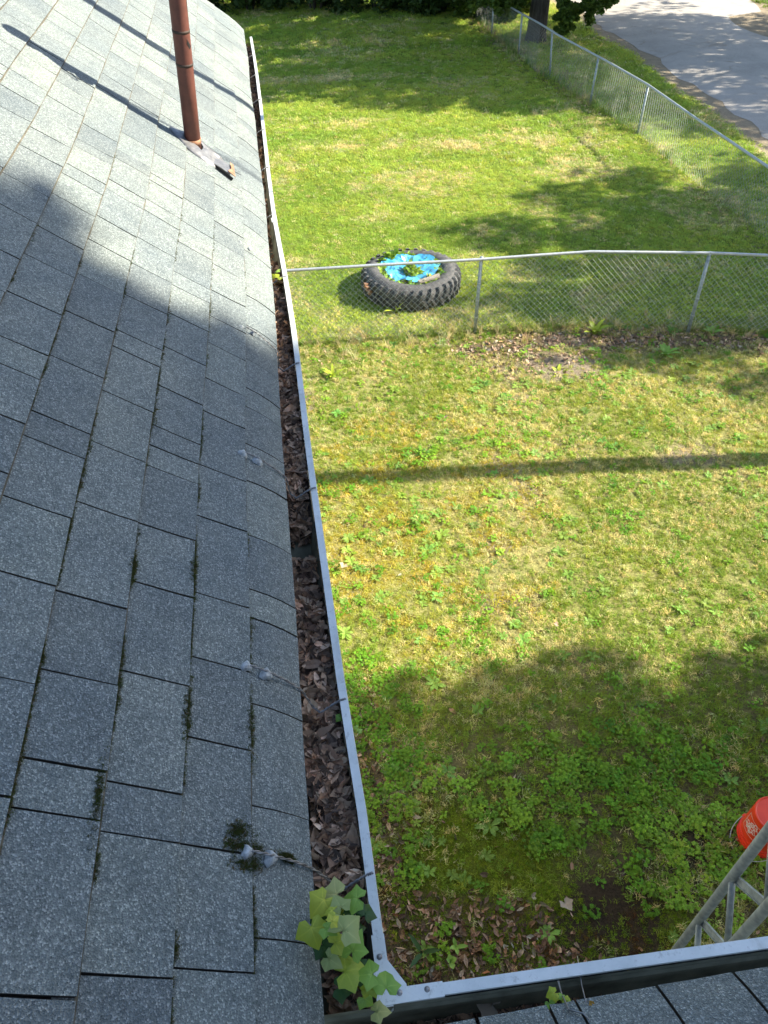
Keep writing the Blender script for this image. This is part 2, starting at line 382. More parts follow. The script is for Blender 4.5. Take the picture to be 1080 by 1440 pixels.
def scatter(name, libname, P, rot, scl, tint, parent=None, **k):
    n = len(P)
    if n == 0: return None
    ms = bpy.data.meshes.new(name); ms.vertices.add(n); ms.vertices.foreach_set('co', np.asarray(P, np.float32).ravel())
    a = ms.attributes.new('rot', 'FLOAT_VECTOR', 'POINT'); a.data.foreach_set('vector', np.asarray(rot, np.float32).ravel())
    a = ms.attributes.new('scl', 'FLOAT', 'POINT'); a.data.foreach_set('value', np.asarray(scl, np.float32).ravel())
    a = ms.attributes.new('tint', 'FLOAT_COLOR', 'POINT'); q = np.ones((n, 4), np.float32); q[:, :3] = tint; a.data.foreach_set('color', q.ravel())
    o = ob(name, ms, None, parent, **k)
    g = bpy.data.node_groups.new('scatter_'+name, 'GeometryNodeTree')
    g.interface.new_socket('Geometry', in_out='INPUT', socket_type='NodeSocketGeometry'); g.interface.new_socket('Geometry', in_out='OUTPUT', socket_type='NodeSocketGeometry')
    I = g.nodes.new('NodeGroupInput'); O = g.nodes.new('NodeGroupOutput'); N = g.nodes.new('GeometryNodeInstanceOnPoints')
    C = g.nodes.new('GeometryNodeCollectionInfo'); C.inputs[0].default_value = LIB[libname]; C.inputs[1].default_value = True; C.inputs[2].default_value = True
    N.inputs['Pick Instance'].default_value = True
    def na(nm, dt): x = g.nodes.new('GeometryNodeInputNamedAttribute'); x.data_type = dt; x.inputs[0].default_value = nm; return x.outputs[0]
    e = g.nodes.new('FunctionNodeEulerToRotation'); g.links.new(na('rot', 'FLOAT_VECTOR'), e.inputs[0])
    rv = g.nodes.new('FunctionNodeRandomValue'); rv.data_type = 'INT'; rv.inputs[4].default_value = 0; rv.inputs[5].default_value = 97
    g.links.new(I.outputs[0], N.inputs['Points']); g.links.new(C.outputs[0], N.inputs['Instance'])
    g.links.new([s for s in rv.outputs if s.type == 'INT'][0], N.inputs['Instance Index'])
    g.links.new(e.outputs[0], N.inputs['Rotation']); g.links.new(na('scl', 'FLOAT'), N.inputs['Scale']); g.links.new(N.outputs[0], O.inputs[0])
    o.modifiers.new('scatter', 'NODES').node_group = g
    return o
def cand(x0, x1, y0, y1, dens):
    n = int((x1-x0)*(y1-y0)*dens); return rng.uniform(x0, x1, n), rng.uniform(y0, y1, n)
def inview(x, y, mg=90, z=0.0):
    px, py = pix(np.stack([x, y, np.full_like(x, z)], 1)); return (px > -mg) & (px < 1080+mg) & (py > -mg) & (py < 1440+mg)
def jit(c, amt=.18, hue=.1):
    n = len(c); k = 1+rng.normal(0, amt, (n, 1)); h = rng.normal(0, hue, (n, 1)); return np.clip(c*k*np.concatenate([1+h, np.ones((n, 1)), 1-h*.5], 1), .004, .9)
def place(name, libname, x, y, keep, scl, tint, tilt=.2, dz=0., **k):
    k_ = keep & inview(x, y)
    x = x[k_]; y = y[k_]; tint = tint[k_]; scl = scl[k_] if isinstance(scl, np.ndarray) else np.full(len(x), scl)
    n = len(x); rot = np.stack([rng.normal(0, tilt, n), rng.normal(0, tilt, n), rng.uniform(0, 6.28, n)], 1)
    P = np.stack([x, y, gz(x, y)+dz+rng.uniform(0, .004, n)], 1)
    o = scatter(name, libname, P, rot, scl*rng.uniform(.75, 1.25, n), jit(tint), kind='stuff', **k); return o
outside = lambda x, y: ~((x < .02) & (y > .4)) & (x-ROADX(y) < -.1)

# near yard grass
x, y = cand(0, 7.6, .9, 9.6, 1500); Z = zones(x, y)
green = lerp(np.tile(np.array([[.19, .27, .026]]), (len(x), 1)), (.30, .33, .045), sst(.35, .65, Z['b'])); col = lerp(green, (.53, .47, .20), (rng.random(len(x)) < Z['dry']*.56+.07*(y > 3.5)+.07).astype(float)); col = lerp(col, (.40, .34, .04), (rng.random(len(x)) < Z['moss']*.45).astype(float)*sst(3.5, 4.5, y))
place('grass', 'tuft', x, y, (rng.random(len(x)) < (.38+.72*sst(.30, .6, Z['n']*.5+Z['f']*.5))*(1-.85*np.clip(Z['litter'], 0, 1))*(1-.85*Z['dirt'])*(1-.75*Z['moss'])*(1-.35*Z['clover'])) & (Z['near'] > .3), .62+.5*Z['n'], col, .3)
# clover and small broad leaved weeds
x, y = cand(0, 7.6, .9, 9.5, 620); Z = zones(x, y); col = lerp(np.tile(np.array([[.11, .23, .012]]), (len(x), 1)), (.21, .34, .03), sst(.4, .8, Z['m']))
place('clover', 'clover_patch', x, y, (rng.random(len(x)) < Z['clover']*.95+.015) & (Z['near'] > .3), .80+.35*Z['f'], col, .15)
x, y = cand(0, 8, .9, 9.6, 42); Z = zones(x, y); col = np.tile(np.array([[.16, .27, .045]]), (len(x), 1))
place('weeds', 'rosette', x, y, (rng.random(len(x)) < (.14+.5*Z['clover']+.35*(Z['b'] > .5))*(1-.8*Z['litter']))*(Z['dirt'] < .6) & (Z['near'] > .2), .55+.5*Z['f'], col, .12)
# moss carpet
x, y = cand(0, 3.2, .9, 7.6, 2300); Z = zones(x, y); col = lerp(np.tile(np.array([[.19, .27, .012]]), (len(x), 1)), (.36, .32, .04), sst(3.4, 4.6, y)); col = lerp(col, (.13, .055, .015), sst(.62, .75, Z['f'])*(y < 3))
place('ground_moss', 'moss_tuft', x, y, rng.random(len(x)) < Z['moss']*1.05, 1.0+.4*Z['n'], col, .3)
# fallen leaves
x, y = cand(0, 8.4, .9, 26, 900); Z = zones(x, y)
d = np.where(y < 3.8, Z['litter']*.9+.012, Z['litter']*.55+.003*Z['near'])*np.where(y > 10, .45, 1)
pal = np.array([[.28, .18, .115], [.18, .11, .07], [.42, .31, .22], [.11, .07, .05], [.24, .135, .07]]); col = pal[rng.integers(0, 5, len(x))]; col = lerp(col, (.42, .33, .24), (y > 6)*.35)
place('fallen_leaves', 'dry_leaf', x, y, (rng.random(len(x)) < d) & outside(x, y), .75+.35*Z['f'], col, .5, .008)
# far lawn
def lawn(name, y0, y1, dens, sc):
    x, y = cand(-3, 11, y0, y1, dens); Z = zones(x, y)
    col = lerp(np.tile(np.array([[.25, .35, .045]]), (len(x), 1)), (.34, .41, .06), sst(.35, .65, fbm(x*.35, y*1.6, 1.3, 77)))
    col = lerp(col, (.58, .50, .25), (rng.random(len(x)) < Z['dry']*.72+.05).astype(float))
    keep = (rng.random(len(x)) < 1-.6*np.clip(Z['litter'], 0, 1)-.6*Z['dirt']) & (Z['near'] < .6) & ((x > .15) | (y > 6.9)) & (x-ROADX(y) < .1*rng.normal(size=len(x))-.15)
    place(name, 'lawn_tuft', x, y, keep, sc*(.7+.4*Z['n'])*np.where(x > FENX(y), 1.25, 1), col, .25)
lawn('lawn', 9.2, 15.5, 420, .72); lawn('lawn', 15.5, 24, 240, 1.0); lawn('lawn', 24, 34, 130, 1.25)
x, y = cand(-4, 30, 24, 40, 30); place('lawn', 'lawn_tuft', x, y, (x > 17) | (y > 40), 2.2+0*x, np.tile(np.array([[.13, .21, .02]]), (len(x), 1)), .2)
# rough taller grass along the fences
x, y = cand(-.2, 8.6, 8.6, 10.2, 200); Z = zones(x, y); dd = np.exp(-((y-FENY(np.clip(x, -.5, 8.1)))/.20)**2)*(.35+.5*(x < 3.2)); col = lerp(np.tile(np.array([[.15, .21, .035]]), (len(x), 1)), (.45, .38, .2), (rng.random(len(x)) < .5).astype(float))
place('tall_grass', 'tall_tuft', x, y, rng.random(len(x)) < dd*.8, .5+.4*Z['n'], col, .2)
x, y = cand(6.2, 8.9, 9.5, 28, 110); Z = zones(x, y); dd = np.exp(-((x-FENX(y))/.22)**2); col = lerp(np.tile(np.array([[.13, .21, .03]]), (len(x), 1)), (.27, .22, .11), (rng.random(len(x)) < .3).astype(float))
place('tall_grass', 'tall_tuft', x, y, rng.random(len(x)) < dd*.5*(.4+.6*(y > 17)), .6+.8*Z['n'], col, .2)

# ------------------------------------------------------------------ house
TH = R(39); CT, ST = math.cos(TH), math.sin(TH)
EX, EZ, EXPO = -.06, 4.3, .134
def bend(y): return float(np.interp(y, [2.8, 3.5, 4.1, 4.7, 5.3, 5.9, 6.4, 7.0], [0, -.011, -.019, -.028, -.043, -.058, -.070, -.088])) - .003*math.sin(y*1.7)
def wav(u, v): return .004*math.sin(v*2.1+u*3)+.0035*math.sin(v*5.3+1.1+u*7)
def yend(u): return 6.95-.25*min(max(u, 0), 1)
def RM(u, v, w):   # main roof: u up the slope, v along the eave, w out of it
    w = w+wav(u, v)
    if u < .11: w -= .016*(1-u/.11)**2
    return Vector((EX-u*CT+w*ST+bend(v), v, EZ+u*ST+w*CT))
WY = .30
def RW(u, v, w):   # wing roof: v runs along +x, slope rises towards -y
    w = w+.7*wav(u, v+3)
    if u < .11: w -= .010*(1-u/.11)**2
    return Vector((v, WY-u*CT+w*ST, EZ-.01+u*ST+w*CT))
house = empty('house', (-3, 3, 0), label='low house with a grey shingle roof and a white gutter full of dead leaves', cat='house')
def hx(B, name, m, parent=None, **k):
    o = B.ob(name, m, parent or house, **k)
    o.matrix_parent_inverse = Matrix.Identity(4); return o
# geometry is written in world coordinates: the house empty is placed at the origin of those
house.location = (0, 0, 0)
UR = 4.2
def slab(T, u0, u1, v0, v1, gap, seed, nu=4, nv=2, up=.03):
    r = random.Random(seed); v = []; f = []
    sk0 = r.uniform(-.0015, .0015); lift = r.uniform(0, .0015); curl = r.uniform(0, .0016)
    us = [u0+(u1+up-u0)*k/nu for k in range(nu+1)]
    for i, u in enumerate(us):
        s = (u-u0)/EXPO; wt = .0115+lift-.0068*min(s, 1.3)
        for j in range(nv+1):
            q = j/nv; vv = v0+gap*.5+(v1-v0-gap)*q+sk0*(1-s)*(1 if j else .6)
            uu = u + (r.uniform(-.0012, .0012) if i == 0 else 0); ww = wt+(curl if (i == 0 and j != 1) else 0)
            v.append(T(uu, vv, ww))
    nt_ = len(v)
    for i, u in enumerate(us):
        for j in (0, nv): q = j/nv; v.append(T(u, v0+gap*.5+(v1-v0-gap)*q+sk0*(1-(u-u0)/EXPO)*(1 if j else .6), .001+.001*(i == 0)))
    low = []
    for j in range(1, nv): low.append(len(v)); q = j/nv; v.append(T(u0, v0+gap*.5+(v1-v0-gap)*q, .002))
    for i in range(nu):
        for j in range(nv): a = i*(nv+1)+j; f.append((a, a+nv+1, a+nv+2, a+1))
    B = lambda i, s: nt_+2*i+s
    for i in range(nu):
        a = i*(nv+1); f.append((a, B(i, 0), B(i+1, 0), a+nv+1)); a = i*(nv+1)+nv; f.append((a, a+nv+1, B(i+1, 1), B(i, 1)))
    bl = [B(0, 0)]+low+[B(0, 1)]
    for j in range(nv): f.append((j, j+1, bl[j+1], bl[j]))
    return v, f
# joints between tabs: the near ones follow the photograph, the rest are laid at random
def layout(k, v0, v1, seed):
    r = random.Random(seed*31+k); out = []; v = v0
    while v < v1-.05:
        L = r.choice([.165, .185, .20, .215, .23])*r.uniform(.93, 1.07)
        if r.random() < .12: L *= .42
        e = min(v+L, v1)
        if v1-e < .06: e = v1
        out.append((v, e, .0038 if r.random() < .86 else .0024)); v = e
    return out
roof = MB()
roof.add([RM(0.004, .3-.004*CT, -.004)]+[RM(0.004, y, -.004) for y in np.linspace(.6, 6.61, 30)], [])
def sheet(T, u0, u1, v0f, v1f, w, nu=26, nv=34):
    v = []; f = []
    for i in range(nu+1):
        u = u0+(u1-u0)*(i/nu)**1.4
        a, b_ = v0f(u), v1f(u)
        for j in range(nv+1): v.append(T(u, a+(b_-a)*j/nv, w))
    for i in range(nu):
        for j in range(nv): a = i*(nv+1)+j; f.append((a, a+nv+1, a+nv+2, a+1))
    return v, f
B = MB(); B.add(*sheet(RM, .006, UR, lambda u: .3-u*CT, lambda u: yend(u)-.03, -.003))
mroof = hx(B, 'roof', M_DECK, label='main grey shingle roof slope', smooth=True)
nsh = 0; rest = MB()
tabs = []
for k in range(int(UR/EXPO)):
    u0 = k*EXPO; u1 = u0+EXPO; vs = .3-u1*CT+.01
    for (a, b_, g) in layout(k, vs+.07*((k*7) % 3), yend(u0)+.01, 5): tabs.append((k, u0, u1, a, b_, g))
    if (k*7) % 3: tabs.append((k, u0, u1, vs, vs+.07*((k*7) % 3), .004))
def vis(tb):
    k, u0, u1, a, b_, g = tb; P = np.array([RM((u0+u1)/2, (a+b_)/2, 0), RM(u0, a, 0), RM(u1, b_, 0), RM(u0, b_, 0)]); px, py = pix(P)
    ok = (px > -15) & (px < 1095) & (py > -15) & (py < 1455); return bool(ok.any()), float(np.linalg.norm(P[0]-np.array([0, 0, CAMZ])))
sc = [(not vis(t_)[0], vis(t_)[1], i) for i, t_ in enumerate(tabs)]; sc.sort(); pick = set(i for nv_, d_, i in sc[:300] if not nv_)
for i, (k, u0, u1, a, b_, g) in enumerate(tabs):
    v, f = slab(RM, u0, u1, a, b_, g, 1000+i)
    if i in pick: ob('shingle', core(me('shingle', v, f), 8), None, mroof)
    else: rest.add(v, f)
ob('shingle_field', rest.ms('shingle_field'), M_SH, mroof, kind='stuff')
# brown dirt and moss gathered in front of each course edge
B = MB()
for k in range(1, 14):
    vv = np.arange(.3-k*EXPO*CT, 6.68, .035); wdt = .0028+.0045*fbm(vv, vv*0+k*3.3, .18, 71)*sst(.30, .55, fbm(vv, vv*0+k*5.1, .5, 72)*.6+fbm(vv, vv*0+k, .09, 73)*.4)
    for a, b_, wa, wb in zip(vv[:-1], vv[1:], wdt[:-1], wdt[1:]):
        u = k*EXPO+.001; B.add([RM(u, a, .0078), RM(u, b_, .0078), RM(u-wb, b_, .0072), RM(u-wa, a, .0072)], [(0, 1, 2, 3)])
ob('grime_line', B.ms('grime_line'), simple('course_grime', (.05, .045, .03), (.15, .135, .10), 35, .95), mroof, kind='stuff')
# rear slope, ridge, gable and walls
RX = RM(UR, 3, 0).x; RZ = RM(UR, 3, 0).z
B = MB(); B.add([(RX+.05, -3.5, RZ), (RX+.05, 6.70, RZ), (RX-3.4, 6.70, RZ-2.75), (RX-3.4, -3.5, RZ-2.75)], [(0, 1, 2, 3)])
hx(B, 'roof', M_SH, label='rear slope of the shingle roof beyond the ridge')
B = MB(); B.box((RX, 1.5, RZ+.012), (.10, 5.1, .012)); hx(B, 'ridge_cap', M_SH)
B = MB(); B.add([(-.125, .3, 4.11), (-.125, 3.0, 4.11), (-.225, 6.95, 4.11), (-.225, 6.95, 4.27), (-.125, 3.0, 4.27), (-.125, .3, 4.27)], [(0, 1, 4, 5), (1, 2, 3, 4)]); B.box((.0+2.2, .235, 4.185), (2.2, .014, .085)); hx(B, 'fascia', M_WHITE)
B = MB(); B.box((-.34, 3.6, 4.10), (.20, 3.3, .006)); B.box((2.0, .07, 4.10), (2.4, .15, .006)); hx(B, 'soffit', M_WHITE)
def wall(p0, p1, z0, z1, name='wall', lap=.12):
    B = MB(); p0 = Vector(p0); p1 = Vector(p1); d = (p1-p0).normalized(); n = Vector((d.y, -d.x)); z = z0
    while z < z1-.01:
        zt = min(z+lap, z1); q = [p0+n*.02, p1+n*.02, p1+n*.004, p0+n*.004, p0-n*.1, p1-n*.1]
        B.add([(q[0].x, q[0].y, z), (q[1].x, q[1].y, z), (q[2].x, q[2].y, zt), (q[3].x, q[3].y, zt), (q[3].x, q[3].y, z), (q[2].x, q[2].y, z)], [(0, 1, 2, 3), (0, 4, 5, 1)]); z = zt
    return B
for (a, b_) in (((-.48, -.05), (-.48, 6.5)), ((-.48, 6.5), (-6.4, 6.5)), ((4.2, -.05), (-.48, -.05))):
    hx(wall(a, b_, .25, 4.1), 'wall', M_SIDING); d = (Vector(b_)-Vector(a))
B = MB(); B.box((-3.4, 3.1, .1), (3.0, 3.2, .22)); hx(B, 'foundation', simple('concrete', (.25, .24, .22), (.36, .35, .33), 8))
B = MB(); B.add([(-.48, 6.5, 4.1), (RX*2+.4, 6.5, 4.1), (RX, 6.5, RZ-.15)], [(0, 1, 2)]); hx(B, 'gable', M_SIDING)
B = MB()
for s in (0,):   # rake trim along the far gable edge
    P = [RM(u, yend(u)-.04, -.012) for u in np.linspace(0, UR, 12)]
    for a, b_ in zip(P[:-1], P[1:]): B.add([a, b_, b_-Vector((0, 0, .14)), a-Vector((0, 0, .14)), a+Vector((0, .03, 0)), b_+Vector((0, .03, 0)), b_+Vector((0, .03, -.14)), a+Vector((0, .03, -.14))], [(0, 3, 2, 1), (4, 5, 6, 7), (0, 1, 5, 4), (3, 7, 6, 2)])
hx(B, 'rake_board', M_WHITE)
# wing roof
B = MB(); B.add(*sheet(RW, .006, 2.4, lambda u: EX-u*CT, lambda u: 4.4, -.003, 14, 20)); wroof = hx(B, 'roof', M_DECK, label='shingle slope of the wing below the camera', smooth=True)
rest = MB(); 
for k in range(int(2.4/EXPO)):
    u0 = k*EXPO; u1 = u0+EXPO
    L = [(-.02, .175, .0055), (.175, .29, .005), (.29, .335, .0055), (.335, .47, .004), (.47, .60, .0055), (.60, .80, .005), (.80, 1.02, .005)]+layout(k, 1.02, 4.4, 77) if k == 0 else layout(k, EX-u0*CT, 4.4, 78)
    for i, (a, b_, g) in enumerate(L):
        v, f = slab(RW, u0, u1, a, b_, g, 5000+k*60+i)
        P = np.array([RW(u0, a, 0), RW(u0, b_, 0), RW(u1, a, 0)]); px, py = pix(P)
        if k < 2 and bool(((px > 0) & (px < 1100) & (py < 1460)).any()): ob('shingle', core(me('shingle', v, f), 8), None, wroof)
        else: rest.add(v, f)
ob('shingle_field', rest.ms('shingle_field'), M_SH, wroof, kind='stuff')

# ---- gutter: open trough with a folded front lip
LZ = 4.25
def gb(y): return bend(y)+.004*math.sin(y*1.3)
def lipx(y): return float(np.interp(y, [.36, .69, .94, 1.42, 1.85, 2.5, 2.98, 3.53, 4.12, 4.7, 5.3, 5.9, 7.06], [.047, .044, .034, .025, .017, .009, -.004, -.025, -.037, -.044, -.050, -.060, -.090]))+.001*math.sin(y*3.1)
def trough(B, ysec, prof, X):
    n = len(prof); v = []; f = []
    for y in ysec:
        for (dx, dz) in prof: v.append(X(y, dx, dz))
    for i in range(len(ysec)-1):
        for j in range(n-1): f.append((i*n+j, (i+1)*n+j, (i+1)*n+j+1, i*n+j+1))
    B.add(v, f)
ysec = list(np.linspace(.372, 6.98, 44))
XM = lambda y, dx, dz: Vector((lipx(y)+dx, y, LZ+dz+.003*math.sin(y*2.3)))
gut = MB()
outer = [(-.0175, -.008), (-.0175, 0), (0, .0008), (.0008, -.002), (.0008, -.020), (-.006, -.030), (-.012, -.075), (-.026, -.118), (-.028, -.121)]
trough(gut, ysec, outer, XM)
inner = [(-.0205, -.0075), (-.0205, -.028), (-.020, -.034), (-.020, -.070), (-.036, -.116), (-.125, -.116), (-.125, -.02)]
XG = lambda x, dy, dz: Vector((x, .368+dy-.016*(x-.1), LZ+dz+.002*math.sin(x*4)))
xsec = list(np.linspace(.050, 4.4, 26))
gut2 = MB(); trough(gut2, xsec, outer, lambda x, d, z: XG(x, d, z)); 
ggut = hx(gut, 'gutter', M_GUT, label='long white eaves gutter packed with dead leaves')
gi = MB(); trough(gi, ysec, inner, XM); gi.ob('gutter_lining', M_GUTIN, ggut)
B = MB(); trough(B, [6.98, 6.983], [(0.001, .001), (-.02, -.12), (-.125, -.12), (-.125, .0)], XM); B.ob('end_cap', M_GUT, ggut)
ggut2 = hx(gut2, 'gutter', M_GUT, label='short white wing gutter with dark empty trough')
gi = MB(); trough(gi, [-.10]+xsec, [(-.0200, -.0075), (-.0200, -.028), (-.024, -.034), (-.024, -.07), (-.030, -.116), (-.13, -.116), (-.13, -.02)], lambda x, d, z: XG(x, d, z)); gi.ob('gutter_lining', M_GUTIN, ggut2)
# corner strip mitre, overlap joints, screws
B = MB()
trough(B, [.345, .38, .455], [(-.0205, -.004), (-.0205, .0022), (.0018, .0026), (.0022, -.024), (-.004, -.034)], lambda y, dx, dz: Vector((lipx(max(y, .372))+dx, y, LZ+dz)))
B.ob('corner_joint', M_GUT, ggut)
B = MB(); c0 = Vector((lipx(.38)-.0245, .347, LZ+.0052)); B.add([c0, c0+Vector((.052, 0, 0)), c0+Vector((.052, .026, 0)), c0+Vector((.026, .066, 0)), c0+Vector((0, .066, 0)), *[p-Vector((0, 0, .0022)) for p in (c0, c0+Vector((.052, 0, 0)), c0+Vector((.052, .026, 0)), c0+Vector((.026, .066, 0)), c0+Vector((0, .066, 0)))]], [(0, 1, 2, 3, 4), (0, 5, 6, 1), (1, 6, 7, 2), (2, 7, 8, 3), (3, 8, 9, 4), (4, 9, 5, 0)])
B.ob('corner_plate', M_GUT, ggut)
B = MB(); trough(B, [.075, .135], [(-.0205, -.004), (-.0205, .0022), (.0018, .0026), (.0022, -.024), (-.004, -.034)], lambda x, d, z: XG(x, d, z)); B.ob('corner_joint', M_GUT, ggut2)
def screw(p, par):
    B = MB(); B.lathe([(0, .0022), (.0024, .0022), (.0030, .0012), (.0048, .0008), (.0050, 0)], 12); B.v = [(a+p[0], b_+p[1], c_+p[2]) for a, b_, c_ in B.v]
    B.ob('screw', M_TWIST, par, smooth=True)
screw((lipx(.41)-.011, .420, LZ+.003), ggut); screw((.062, .362, LZ+.0055), ggut); screw((.108, .361, LZ+.003), ggut2)
# seam at a splice further along
B = MB(); trough(B, [3.45, 3.50], [(-.0235, -.006), (-.0235, .0015), (.0012, .002), (.0016, -.02)], XM); B.ob('splice', M_GUT, ggut)
# support wires: twisted pair from cement dabs on the first course to the lip
wy = [.565, .938, 1.635, 2.285, 2.93, 3.55, 4.15, 4.75, 5.33, 5.90, 6.42]
for q, y0 in enumerate(wy):
    r = random.Random(q); big = 1.0 if y0 < 3 else .8; bright = y0 < 2
    def dab(u, v, s):
        B = MB(); n = 9
        for ring, (rr, hh) in enumerate([(1.15, -.002), (1.0, .004), (.6, .0085), (.0, .0105)]):
            B.v += [tuple(RM(u, v, .011+hh*s)+Vector((0, math.cos(6.283*k/n)*s*.0105*rr*(1+.35*math.sin(k*2.1+q)), 0))+Vector((-CT, 0, ST))*math.sin(6.283*k/n)*s*.0105*rr*(1+.3*math.cos(k*1.7+q))) for k in range(n)]
            if ring: B.f += [((ring-1)*n+k, (ring-1)*n+(k+1) % n, ring*n+(k+1) % n, ring*n+k) for k in range(n)]
        B.ob('sealant_dab', M_SEAL, ggut, smooth=True)
    if y0 < 2:
        dab(.143, y0, 1.05); dab(.096, y0-.003, 1.15)
    elif y0 < 3: dab(.150, y0, .6); dab(.107, y0, .65)
    lx = lipx(y0)
    path = [RM(.14, y0, .020), RM(.10, y0-.003, .022), RM(.05, y0-.002, .018), RM(.004, y0-.004, .012)+Vector((.006, 0, 0)),
            Vector((lx-.075, y0-.012, 4.245)), Vector((lx-.06, y0-.020, 4.232)), Vector((lx-.03, y0-.012, 4.247)), Vector((lx-.012, y0-.008, LZ+.0035)), Vector((lx-.002, y0-.006, LZ+.003))]
    if y0 > 2.5: path = path[3:]
    pts = []
    for a, b_ in zip(path[:-1], path[1:]):
        n = 10
        for k in range(n): pts.append(a.lerp(b_, k/n))
    for s in (0, math.pi):
        B = MB(); P = []
        for i_, p in enumerate(pts):
            tdir = (pts[min(i_+1, len(pts)-1)]-pts[max(i_-1, 0)]).normalized(); a_ = tdir.cross(Vector((0, 0, 1))).normalized(); c_ = a_.cross(tdir)
            ph = s+i_*.85; P.append(p+(a_*math.cos(ph)+c_*math.sin(ph))*.0016)
        B.tube(P, .0015, 5); B.ob('support_wire', M_TWIST, ggut, smooth=True)

# leaves lying in the gutter
def gutter_leaves():
    n = 17000; y = rng.uniform(.3, 6.93, n); q = rng.uniform(0, 1, n)
    keep = np.ones(n, bool); lx = np.array([lipx(v) for v in y]); x = lx-.028-q*.075
    hole = np.exp(-((y-1.49)/.045)**2)+.55*np.exp(-((y-1.33)/.05)**2); dens = np.interp(y, [0, 3.0, 3.3, 4.4, 4.8, 7], [1, 1, .28, .28, .9, .9])*(1-np.clip(hole*1.3, 0, 1))
    keep = rng.random(n) < dens
    lvl = np.interp(y, [.3, .48, .56, 1.3, 1.38, 1.6, 1.7, 3, 3.3, 4.4, 4.7, 6.6], [4.150, 4.16, 4.224, 4.22, 4.18, 4.17, 4.215, 4.21, 4.145, 4.15, 4.195, 4.20])+.010*(vn(y*20, x*30, 1, 4)-.5)-.06*np.clip(hole, 0, 1)
    z = lvl-rng.uniform(0, .030, n); pal = np.array([[.17, .115, .075], [.10, .066, .045], [.24, .165, .115], [.05, .034, .025], [.19, .12, .075]]); col = pal[rng.integers(0, 5, n)]*2.1
    tan_ = (np.abs(y-.955) < .045) & (q > .55); col = np.where(tan_[:, None], np.array([[.42, .28, .18]]), col)
    P = np.stack([x, y, z], 1)[keep]; n = len(P); rot = np.stack([rng.normal(0, .45, n), rng.normal(0, .45, n), rng.uniform(0, 6.28, n)], 1)
    scatter('gutter_leaf_litter', 'dry_leaf', P, rot, rng.uniform(.30, .82, n), jit(col[keep], .22, .05), kind='stuff')
    n = 2600; x = rng.uniform(-.12, .42, n); y = rng.uniform(.262, .335, n); z = 4.140+.03*vn(x*18, y*25, 1, 8)*np.interp(x, [-.1, .15, .45], [1, .9, .15]); k = rng.random(n) < np.interp(x, [-.1, .2, .42], [1, .8, .12])*1.0
    P = np.stack([x, y, z], 1)[k]; n = len(P); col = pal[rng.integers(0, 5, n)]*1.5
    scatter('gutter_leaf_litter', 'dry_leaf', P, np.stack([rng.normal(0, .5, n), rng.normal(0, .5, n), rng.uniform(0, 6.28, n)], 1), rng.uniform(.3, .7, n), jit(col, .2, .05), kind='stuff')
gutter_leaves()
# moss in the shingle courses
def roof_moss():
    P = []; 
    for k in range(1, 7):
        v = rng.uniform(.25, 3.0, 5200); g = fbm(v, v*0+k*9.1, .10, 50+k); g2 = fbm(v, v*0+k*4.1, .45, 90+k)
        m_ = (rng.random(len(v)) < sst(.42, .62, g*.5+g2*.5)*np.interp(v, [0, 1.2, 2.0, 3.0], [1, .8, .3, .05])*np.interp(k, [1, 3, 6], [1, .9, .5]))
        for vv, gg in zip(v[m_], g[m_]): P.append(RM(k*EXPO-.0015+rng.normal(0, .0012+.0022*max(gg-.55, 0)*6), vv, .0075+rng.uniform(0, .002)))
    for (u, v, su, sv) in ((.155, .60, .018, .010), (.142, .545, .02, .008), (.06, .57, .012, .004), (.150, .575, .03, .006), (.268, 1.155, .006, .045), (.40, 1.1, .006, .03), (.134, .80, .006, .05), (.268, .80, .006, .04), (.41, .60, .006, .05)):
        for _ in range(260): P.append(RM(u+rng.normal(0, su*.6), v+rng.normal(0, sv*.8), .010+rng.uniform(0, .002)))
    P = np.array(P); n = len(P); col = np.tile(np.array([[.05, .068, .012]]), (n, 1)); col = np.where(rng.random((n, 1)) < .3, np.array([[.09, .075, .03]]), col)
    rot = np.stack([rng.normal(0, .3, n), np.full(n, .67)+rng.normal(0, .3, n), rng.uniform(0, 6.28, n)], 1)
    scatter('roof_moss', 'moss_tuft', P, rot, rng.uniform(.16, .34, n), jit(col), kind='stuff')
roof_moss()

# ------------------------------------------------------------------ service mast with flashing
base = RM(.362, 3.64, .0)
mast = empty('service_mast', base, label='rusty red pipe mast standing on the sunlit roof slope', cat='pipe')
ML = .90; lean = Vector((.075, -.115, 1))
def mp(h): return lean*h
B = MB(); B.tube([mp(-.05), mp(.3), mp(.6), mp(ML)], .034, 24); B.ob('pipe', M_RUST, mast, smooth=True)
for h in (.335, .455):
    B = MB(); B.tube([mp(h), mp(h+.010)], .0352, 24); B.ob('band', simple('dark_band', (.02, .012, .01), (.05, .03, .02)), mast, smooth=True)
B = MB(); B.add([mp(.395)+Vector((.028, -.0215, 0)), mp(.42)+Vector((.02, -.030, 0)), mp(.425)+Vector((.024, -.027, 0)), mp(.44)+Vector((.020, -.0305, 0)), mp(.405)+Vector((.0335, -.0145, 0))], [(0, 1, 2), (0, 2, 4), (2, 3, 4)]); B.ob('paint_scar', M_BLACK, mast)
B = MB(); B.tube([mp(.025), mp(.045)], .0362, 24); B.ob('rust_ring', M_RUSTO, mast, smooth=True)
B = MB(); n = 20   # flashing boot: lumpy apron of cement following the slope
rings = [(.037, .014), (.058, .018), (.085, .011), (.112, .005), (.116, -.002)]
